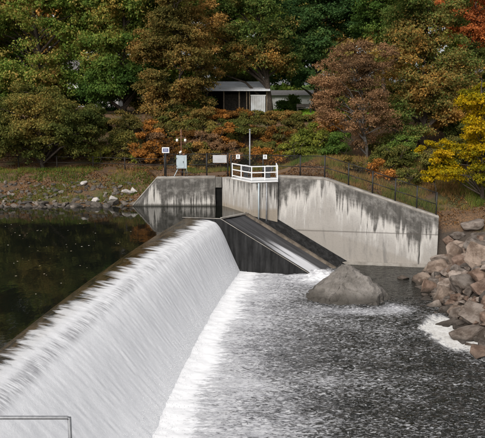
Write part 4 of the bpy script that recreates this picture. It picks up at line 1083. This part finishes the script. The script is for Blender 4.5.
T('dark_tree', 'dark brown tree in shade behind the yellow tree', 24.5, 71, [(24, 71, 10.5, 3.6, 3, 4.6), (27.5, 71, 9, 3.5, 3, 4.5)], BO, 24000, 0.22, 0.65, 0.3, 15, seed=22, tone_mid=0.30)
T('yellow_tree', 'bright yellow tree at the right edge above the rock bank', 18.2, 52.6, [(17.6, 52.6, 6.3, 1.7, 1.6, 2.4), (16.2, 52.3, 3.2, 1.9, 1.6, 1.7), (17.6, 52.4, 8.4, 1.4, 1.5, 1.9), (18.3, 52.4, 4.2, 2.0, 1.8, 2.4)], YE, 14000, 0.17, 0.40, 0.14, 9.6, seed=23, tone_mid=0.52, tone_amp=0.5, limbs=46, gap=0.06)
T('yellow_sapling', 'sparse yellow leaved sapling beside the lower end of the wing wall fence', 14.6, 52.6, [(14.4, 52.6, 2.6, 1.0, 0.9, 1.1), (14.7, 52.6, 4.4, 0.9, 0.8, 1.1), (13.6, 52.8, 4.6, 0.7, 0.7, 0.6)], YE, 5200, 0.15, 0.26, 0.05, 5.0, seed=24, tone_mid=0.6, limbs=26, gap=0.05)

# thicket below the shed and along the fence
def shrub(name, label, x, y, rx, rz, ramp, n, size=0.15, seed=0, group=None, mid=0.5, gap=0.15, dz=0.0, stems=3, cs=0.36):
    z = gh(x, y)
    bl = [(x, y, z + rz * 0.85 + dz, rx, rx * 0.85, rz), (x + rx * 0.55, y - 0.2, z + rz * 0.6 + dz, rx * 0.6, rx * 0.6, rz * 0.7), (x - rx * 0.5, y - 0.1, z + rz * 0.65 + dz, rx * 0.6, rx * 0.6, rz * 0.75)]
    return tree(name, label, (x, y, z), bl, ramp, n, size, cs, 0.05, z + rz * 1.3 + dz, seed=seed, group=group, cat='shrub', limbs=18, gap=gap, tone_mid=mid, stems=stems, hollow=1.8)
sd = 200
rs = np.random.default_rng(77)
for row, (y0, cnt, rzz) in enumerate(((63.0, 13, 1.35), (65.6, 12, 1.35), (68.2, 12, 1.3), (71.0, 10, 1.15))):
    for i in range(cnt):
        x = -9.2 + i * (17.5 / cnt) + rs.uniform(-.5, .5) + row * 0.4
        y = y0 + rs.uniform(-1.3, 1.3)
        if row == 3 and x > -4.2: y = 71.6 + rs.uniform(-.4, .4); rzz = 0.50
        if row == 2 and x > -2.5: y -= 0.5; rzz = 0.85
        sd += 1
        mat = [OR, OR, BR, BO, OR, RB][int(rs.integers(6))] if row < 2 else [OR, BR, BO][int(rs.integers(3))]
        if row == 0 and x > 4.5: mat = YG
        lab = {id(OR): 'orange leaved shrub in the thicket below the shed', id(BR): 'brown leaved shrub in the thicket below the shed', id(BO): 'dull olive shrub in the thicket below the shed',
               id(RB): 'russet shrub in the thicket below the shed', id(YG): 'yellow green shrub behind the fence right of the white railing'}[id(mat)]
        lab = lab.replace(' in the thicket below the shed', ' in the ' + ('front', 'second', 'third', 'back')[row] + ' row of the thicket, ' + ('left of the cabinet' if x < -5.5 else 'behind the grey board' if x < -0.8 else 'behind the white railing' if x < 3.0 else 'right of the white railing'))
        shrub('shrub', lab, x, y, rs.uniform(1.1, 1.6), rzz * rs.uniform(0.8, 1.2), mat, 4200, 0.16, sd, 'thicket shrubs', 0.42)
for i, (x, y, rx, rz, mat, lab, n, mid) in enumerate([
    (6.0, 62.5, 1.5, 1.6, YG, 'green shrub behind the fence left of the russet tree', 6000, 0.45),
    (3.0, 62.0, 0.55, 1.3, YE, 'narrow yellow green bush behind the fence right of the steel pole', 1200, 0.15),
    (8.3, 60.5, 1.3, 1.1, G1, 'green shrub at the foot of the russet tree', 4500, 0.45),
    (12.6, 58.5, 1.5, 1.2, BO, 'dull olive shrub behind the middle of the wing wall fence', 5200, 0.45),
    (13.6, 60.0, 1.6, 1.5, G1, 'green shrub under the olive tree', 5200, 0.42),
    (8.8, 56.2, 0.9, 0.7, BR, 'low brown bush on the grass slope near the fence bend', 2200, 0.42),
    (10.9, 55.8, 1.1, 0.8, OR, 'low orange brown bush on the grass slope behind the wing wall', 2600, 0.45),
    (13.2, 55.4, 1.0, 0.8, BO, 'low olive bush on the grass slope near the yellow sapling', 2400, 0.45),
    (16.2, 57.8, 1.5, 1.4, BO, 'dark olive shrub left of the yellow tree', 5200, 0.38),
    (18.8, 58.5, 1.8, 1.9, BO, 'tall dark olive shrub behind the yellow tree', 6200, 0.33),
    (21.5, 57.0, 1.8, 1.8, G1, 'dark green shrub at the far right behind the yellow tree', 6000, 0.35),
    (-11.3, 64.5, 1.8, 1.4, BO, 'dark olive shrub behind the rail fence nearest the sign', 6000, 0.42),
    (-14.3, 65.0, 1.8, 1.5, BR, 'dark brown shrub behind the rail fence', 6000, 0.30),
    (-10.8, 67.5, 1.9, 1.7, BR, 'brown shrub below the dark green tree', 6500, 0.36),
    (-14.5, 68.5, 2.0, 1.9, BO, 'olive shrub under the dark green tree on the left', 6500, 0.36),
    (-18.5, 66.5, 2.2, 1.8, BO, 'shaded olive shrub behind the low rounded tree', 6000, 0.30),
    (-23.0, 65.5, 2.2, 1.9, G1, 'dark green shrub at the far left behind the low rounded tree', 6000, 0.32),
    (-12.8, 63.6, 0.7, 0.8, YG, 'small yellow green bush beside the rail fence', 1500, 0.62),
    (-9.6, 64.0, 0.6, 0.7, YG, 'small yellow green bush right of the rail fence post', 1200, 0.55),
    (11.5, 70.0, 2.2, 2.2, BO, 'olive shrub behind the russet tree', 7000, 0.42),
    (20.5, 66.0, 2.4, 3.0, BO, 'big dark shrub right of the olive tree', 8000, 0.30),
    (26.0, 62.0, 3.0, 3.2, BO, 'big shaded shrub at the right edge', 9000, 0.30)]):
    shrub('shrub', lab, x, y, rx, rz, mat, n, 0.16, 500 + i, None, mid, 0.2)

# understory in front of the houses
for i, (x, y, rx, rz, mat, lab, n, mid) in enumerate([
    (-25.5, 84, 3.4, 3.4, BO, 'tall olive understory bush far left below the tan tipped tree', 9000, 0.40),
    (-20.0, 86, 2.6, 2.0, G1, 'green understory bush in front of the pale left house', 8000, 0.40),
    (-28.5, 66.5, 2.6, 2.4, BO, 'olive bush on the shore slope past the left edge of the low rounded tree', 7000, 0.38),
    (-33.5, 68.5, 3.0, 3.0, G1, 'green bush farthest left along the pool shore', 8000, 0.38),
    (-36.5, 76, 3.4, 4.2, BR, 'brown bush farthest left on the upper bank', 8000, 0.40),
    (-31.0, 83, 3.4, 3.6, G1, 'dark green understory bush at the left edge of the view', 9000, 0.38),
    (-22.8, 87, 2.6, 3.0, BR, 'brown understory bush in front of the pale left house', 8000, 0.40),
    (-16.0, 85, 3.0, 3.6, G2, 'deep green understory bush right of the pale left house', 9000, 0.45),
    (-11.0, 84, 3.0, 3.4, BO, 'olive understory bush behind the dark green tree', 8000, 0.40),
    (-6.6, 83, 3.0, 3.2, G1, 'green understory bush left of the shed', 8000, 0.35),
    (-4.2, 74.6, 1.2, 1.1, G1, 'green bush growing before the left end of the shed', 5000, 0.40),
    (-1.5, 84, 3.2, 3.4, BO, 'olive understory bush behind the shed roof', 9000, 0.42),
    (5.9, 86, 1.5, 0.9, G1, 'small green bush before the white house beside the tree trunk', 4000, 0.42),
    (9.8, 84, 1.8, 1.4, BR, 'brown bush before the white house near the bench', 5000, 0.45),
    (12.0, 80, 2.6, 2.6, BR, 'brown understory bush right of the bench', 8000, 0.42),
    (15.5, 78, 2.6, 3.0, BO, 'olive understory bush behind the russet tree crown', 8000, 0.42),
    (21.0, 79, 3.0, 3.5, BO, 'olive understory bush under the red tree', 8000, 0.35)]):
    shrub('understory_bush', lab, x, y, rx, rz, mat, n, 0.22, 700 + i, None, mid, 0.25, cs=0.55)

# distant wood behind the lawn, reading as one mass
r = np.random.default_rng(99)
bl = []
for i in range(70):
    x = r.uniform(-75, 75); y = r.uniform(103, 130); z = float(ground_h(x, y))
    bl.append((x, y, z + r.uniform(8, 15), r.uniform(5, 8), 4.5, r.uniform(8, 13)))
cc, L, ct, idx = crown_points(bl, 230000, 1.6, r, 0.5)
me = leaf_mesh('woodland', L, 0.75, 0.5 + (ct - .5) * .5 + fbm(L[:, 0] * 0.07, L[:, 2] * 0.05, 9) * 1.2, 0.4, 0.7, r)
o = link('distant_woodland', me, GO); tag(o, 'far mixed autumn wood behind the houses', kind='stuff')

# ------------------------------------------------------------------ shed, houses, bench
root = empty('shed', (0.0, 77.5, gh(0, 77.5))); tag(root, 'low open shed with pale tin roof among the trees', 'shed')
gz = gh(0, 77.0) - 0.4
X0, X1, YF, YB = -4.3, 2.75, 76.2, 80.5
mb = MB()
v = [(X0 - .2, YF - 0.7, gz + 2.72), (X1 + .2, YF - 0.7, gz + 2.72), (X1 + .2, YB, gz + 3.75), (X0 - .2, YB, gz + 3.75)]
mb.add(v + [(a, b, c_ + 0.10) for a, b, c_ in v], [(3, 2, 1, 0), (4, 5, 6, 7), (0, 1, 5, 4), (1, 2, 6, 5), (2, 3, 7, 6), (3, 0, 4, 7)]); put(mb, 'roof', M['tin'], root, False)
put(MB().box(X0, X1, YB - 0.3, YB - 0.2, gz - 0.5, gz + 3.55), 'back_wall', M['dark_timber'], root, False)
put(MB().box(X0, X0 + 0.08, YF, YB - 0.3, gz - 0.5, gz + 2.72), 'side_wall', M['dark_timber'], root, False)
put(MB().box(X1 - 0.08, X1, YF + 0.05, YB - 0.3, gz - 0.5, gz + 2.72), 'side_wall', M['siding'], root, False)
for x in (-3.8, -2.0, -0.35, 0.45, 0.75, 2.6): put(MB().box(x - 0.07, x + 0.07, YF - 0.1, YF + 0.04, gz - 0.5, gz + 2.78), 'post', M['timber'], root, False)
for k in range(8): put(MB().box(0.9 + k * 0.195, 1.08 + k * 0.195, YF - 0.16, YF - 0.12 + 0.015 * (k % 2), gz - 0.2, gz + 2.2), 'door_board', M['tin'], root, False)
for k in range(7): put(MB().box(-1.9 + k * 0.32, -1.6 + k * 0.32, YF + 0.9, YF + 0.95 + 0.01 * (k % 2), gz - 0.2, gz + 2.4), 'wall_board', M['dark_timber'], root, False)
put(MB().box(0.86, 2.5, YF - 0.18, YF - 0.12, gz + 2.21, gz + 2.33), 'door_track', M['siding'], root, False)

def house(label, x, y, w, dp, h, wm, wins, ridge=1.8):
    z = gh(x, y) - 0.3
    root = empty('house', (x, y, z)); tag(root, label, 'house')
    put(MB().box(x - w / 2, x + w / 2, y, y + dp, z, z + h), 'wall', wm, root, False)
    mb = MB(); e = 0.4
    mb.add([(x - w / 2 - e, y - e, z + h + 0.003), (x + w / 2 + e, y - e, z + h + 0.003), (x + w / 2 + e, y + dp + e, z + h + 0.003), (x - w / 2 - e, y + dp + e, z + h + 0.003), (x - w / 2 - e, y + dp / 2, z + h + ridge), (x + w / 2 + e, y + dp / 2, z + h + ridge)],
           [(0, 3, 2, 1), (0, 1, 5, 4), (2, 3, 4, 5), (1, 2, 5), (3, 0, 4)]); put(mb, 'roof', M['shingle'], root, False)
    for (a, b, ww, hh_) in wins:
        f = put(MB().box(x + a - ww / 2 - 0.1, x + a + ww / 2 + 0.1, y - 0.06, y - 0.004, z + b - 0.1, z + b + hh_ + 0.1), 'window', M['white_paint'], root, False)
        q = MB().box(x + a - ww / 2, x + a + ww / 2, y - 0.075, y - 0.062, z + b, z + b + hh_).build('pane', M['pane'], f); q.matrix_parent_inverse = Matrix.Translation(-root.location)
house('white house beyond the lawn, seen between the trunk and the russet tree', 7.2, 92, 7, 7, 2.1, M['siding'], [(-2.4, 0.9, 1.0, 0.9), (-0.2, 0.9, 1.0, 0.9), (2.6, 0.9, 1.2, 0.9)], 0.7)
house('pale house glimpsed through the trees on the left', -21.5, 97, 9, 8, 5.2, M['siding'], [(-2.5, 1.2, 1.0, 1.3), (0.5, 1.2, 1.0, 1.3), (3, 3.4, 1.0, 1.2)])
x, y = 6.6, 76.0; z = gh(x, y)
root = empty('park_bench', (x, y, z)); tag(root, 'dark timber bench at the edge of the lawn', 'bench')
put(MB().box(x - 0.8, x + 0.8, y - 0.25, y + 0.2, z + 0.45, z + 0.52), 'seat', M['dark_timber'], root, False)
put(MB().box(x - 0.8, x + 0.8, y + 0.18, y + 0.24, z + 0.6, z + 0.95), 'backrest', M['dark_timber'], root, False)
for sx in (-0.7, 0.7): put(MB().box(x + sx - 0.06, x + sx + 0.06, y - 0.22, y + 0.25, z - 0.1, z + 0.449), 'leg', M['dark_timber'], root, False); put(MB().box(x + sx - 0.04, x + sx + 0.04, y + 0.241, y + 0.29, z + 0.45, z + 0.93), 'back_support', M['dark_timber'], root, False)

# ------------------------------------------------------------------ ground cover
def blades(name, label, mat, pts, h, w, tone, r, kind='stuff'):
    n = len(pts); zz = ground_h(pts[:, 0], pts[:, 1])
    b = np.stack([pts[:, 0], pts[:, 1], zz - 0.02], 1)
    an = r.uniform(0, 6.28, n); wd = np.stack([np.cos(an), np.sin(an), 0 * an], 1) * (w * r.uniform(.6, 1.4, n))[:, None]
    tip = b + np.stack([r.normal(size=n) * h * 0.35, r.normal(size=n) * h * 0.35, h * r.uniform(0.5, 1.3, n)], 1)
    v = np.stack([b - wd, b + wd, tip], 1).reshape(-1, 3)
    me = npmesh(name, v, np.arange(3 * n).reshape(n, 3)); fattr(me, 'tone', np.repeat(np.clip(tone, 0, 1), 3))
    return tag(link(name, me, mat), label, kind=kind)
GR = leafmat('grass_leaf', [(0, (0.025, 0.045, 0.010)), (0.45, (0.075, 0.095, 0.025)), (0.75, (0.13, 0.085, 0.038)), (1, (0.20, 0.125, 0.06))])
def keep_land(P, lo=0.15):
    z = ground_h(P[:, 0], P[:, 1]); return P[z > lo]
r = np.random.default_rng(5)
P = np.stack([r.uniform(-26, -7.2, 16000), r.uniform(54.2, 62, 16000)], 1); P = keep_land(P); P = P[fbm(P[:, 0] * 0.5, P[:, 1] * 0.8, 61, 3) > 0.0]
blades('bank_grass', 'rough green and tan grass tufts on the left bank', GR, P, 0.28, 0.022, 0.35 + fbm(P[:, 0] * 0.6, P[:, 1] * 0.6, 62) * 1.6 + r.normal(size=len(P)) * 0.15, r)
P = np.stack([r.uniform(3.2, 24, 40000), r.uniform(50, 60, 40000)], 1); P = P[(P[:, 1] > wall_y(P[:, 0]) + 0.9) | (P[:, 0] > 14.6)]; P = keep_land(P, -0.6)
P = P[(P[:, 0] < 14.2) | (P[:, 1] > 51.2)]
P = P[P[:, 0] > 6.5 + fbm(P[:, 1] * 0.8, P[:, 0] * 0.3, 91) * 5]; P = P[fbm(P[:, 0] * 0.9, P[:, 1] * 0.9, 92, 3) > -0.10]
blades('dry_grass', 'dry tan grass on the slope behind the wing wall', GR, P, 0.36, 0.022, 0.66 + fbm(P[:, 0] * 0.5, P[:, 1] * 0.5, 63) * 1.3 + r.normal(size=len(P)) * 0.15, r)
P = np.stack([r.uniform(-5, 9, 9000), r.uniform(59.2, 62.5, 9000)], 1)
blades('verge_grass', 'strip of green grass between the path and the thicket', GR, P, 0.30, 0.024, 0.50 + fbm(P[:, 0] * 0.6, P[:, 1] * 0.6, 93) * 1.0 + r.normal(size=len(P)) * 0.12, r)
P = np.stack([r.uniform(-3, 16, 22000), r.uniform(72.5, 92, 22000)], 1)
blades('lawn_grass', 'bright green lawn beside the shed', leafmat('lawn_leaf', [(0, (0.06, 0.11, 0.015)), (1, (0.16, 0.24, 0.04))]), P, 0.12, 0.03, r.uniform(0, 1, len(P)), r)
LIT = leafmat('litter_leaf', [(0, (0.06, 0.03, 0.012)), (0.4, (0.11, 0.060, 0.028)), (0.75, (0.19, 0.10, 0.045)), (1, (0.29, 0.18, 0.09))], 0.05, 1.0)
P = np.stack([r.uniform(-26, 24, 60000), r.uniform(49.5, 66, 60000)], 1)
P = P[(P[:, 1] > wall_y(P[:, 0]) + 0.7) | (P[:, 0] < -8.6) | (P[:, 0] > 14.4)]; P = keep_land(P, -0.8); P = P[(P[:, 0] < 8) | (P[:, 0] > 8) & (P[:, 1] < 62)]
P = P[vnoise(P[:, 0] * 0.6, P[:, 1] * 0.6, 64) > 0.3]
z = ground_h(P[:, 0], P[:, 1]) + 0.03
me = leaf_mesh('litter', np.column_stack([P, z]), 0.13, 0.45 + r.normal(size=len(P)) * 0.25, 1.6, 0.7, r)
tag(link('fallen_leaves', me, LIT), 'scatter of fallen brown and orange leaves over the banks', kind='stuff')
# bits of leaf and froth drifting on the pool
P = np.stack([r.uniform(-22, -3.5, 260), r.uniform(20, 52, 260)], 1)
dens = vnoise(P[:, 0] * 0.25, P[:, 1] * 0.22, 66); P = P[(P[:, 0] < crest_x(P[:, 1]) - 0.6) & (dens > 0.42)]
n = len(P); s = r.uniform(0.02, 0.055, n); an = r.uniform(0, 6.28, n)
v = []
for k in range(4):
    v.append(np.column_stack([P[:, 0] + np.cos(an + k * 1.57) * s * (1.3 if k % 2 else 0.7), P[:, 1] + np.sin(an + k * 1.57) * s, np.full(n, 0.008)]))
me = npmesh('flecks', np.stack(v, 1).reshape(-1, 3), np.arange(4 * n).reshape(n, 4)); fattr(me, 'tone', np.repeat(r.uniform(0, 1, n), 4))
FL = leafmat('fleck', [(0, (0.16, 0.12, 0.07)), (0.6, (0.30, 0.26, 0.20)), (1, (0.45, 0.43, 0.38))], 0.02)
tag(link('floating_flecks', me, FL), 'pale flecks of leaf and froth drifting on the dark pool', kind='stuff')

# spray thrown up along the foot of the fall
n = 9000
ya = r.uniform(12, 47.7, n); tt_ = np.clip(r.normal(7.75, 0.38, n), 6.6, 9.2)
o_, z_ = weir_profile(ya, np.clip(tt_, 0, 8)); o_ = o_ + np.clip(tt_ - 8, 0, 2) * 0.9
nx_, ny_ = crest_n(ya)
C = np.column_stack([crest_x(ya) + nx_ * o_, ya + ny_ * o_, np.maximum(z_, -3.7) + np.abs(r.exponential(0.10, n)) + 0.03])
sz = r.uniform(0.006, 0.017, n)[:, None, None]
T4 = np.array([(1, 1, 1), (1, -1, -1), (-1, 1, -1), (-1, -1, 1)], float)
v = (C[:, None, :] + T4[None] * sz * r.uniform(0.5, 1, (n, 4, 1))).reshape(-1, 3)
i4 = np.arange(n)[:, None] * 4
f = np.concatenate([i4 + np.array([a]) for a in ((0, 1, 2), (0, 3, 1), (0, 2, 3), (1, 3, 2))], 0)
M['spray'] = simple('spray', (0.80, 0.80, 0.82), (0.88, 0.88, 0.89), 3, 0.6, 0.3)
tag(link('water_spray', npmesh('spray', v, f), M['spray']), 'fine white spray along the foot of the fall', kind='stuff')
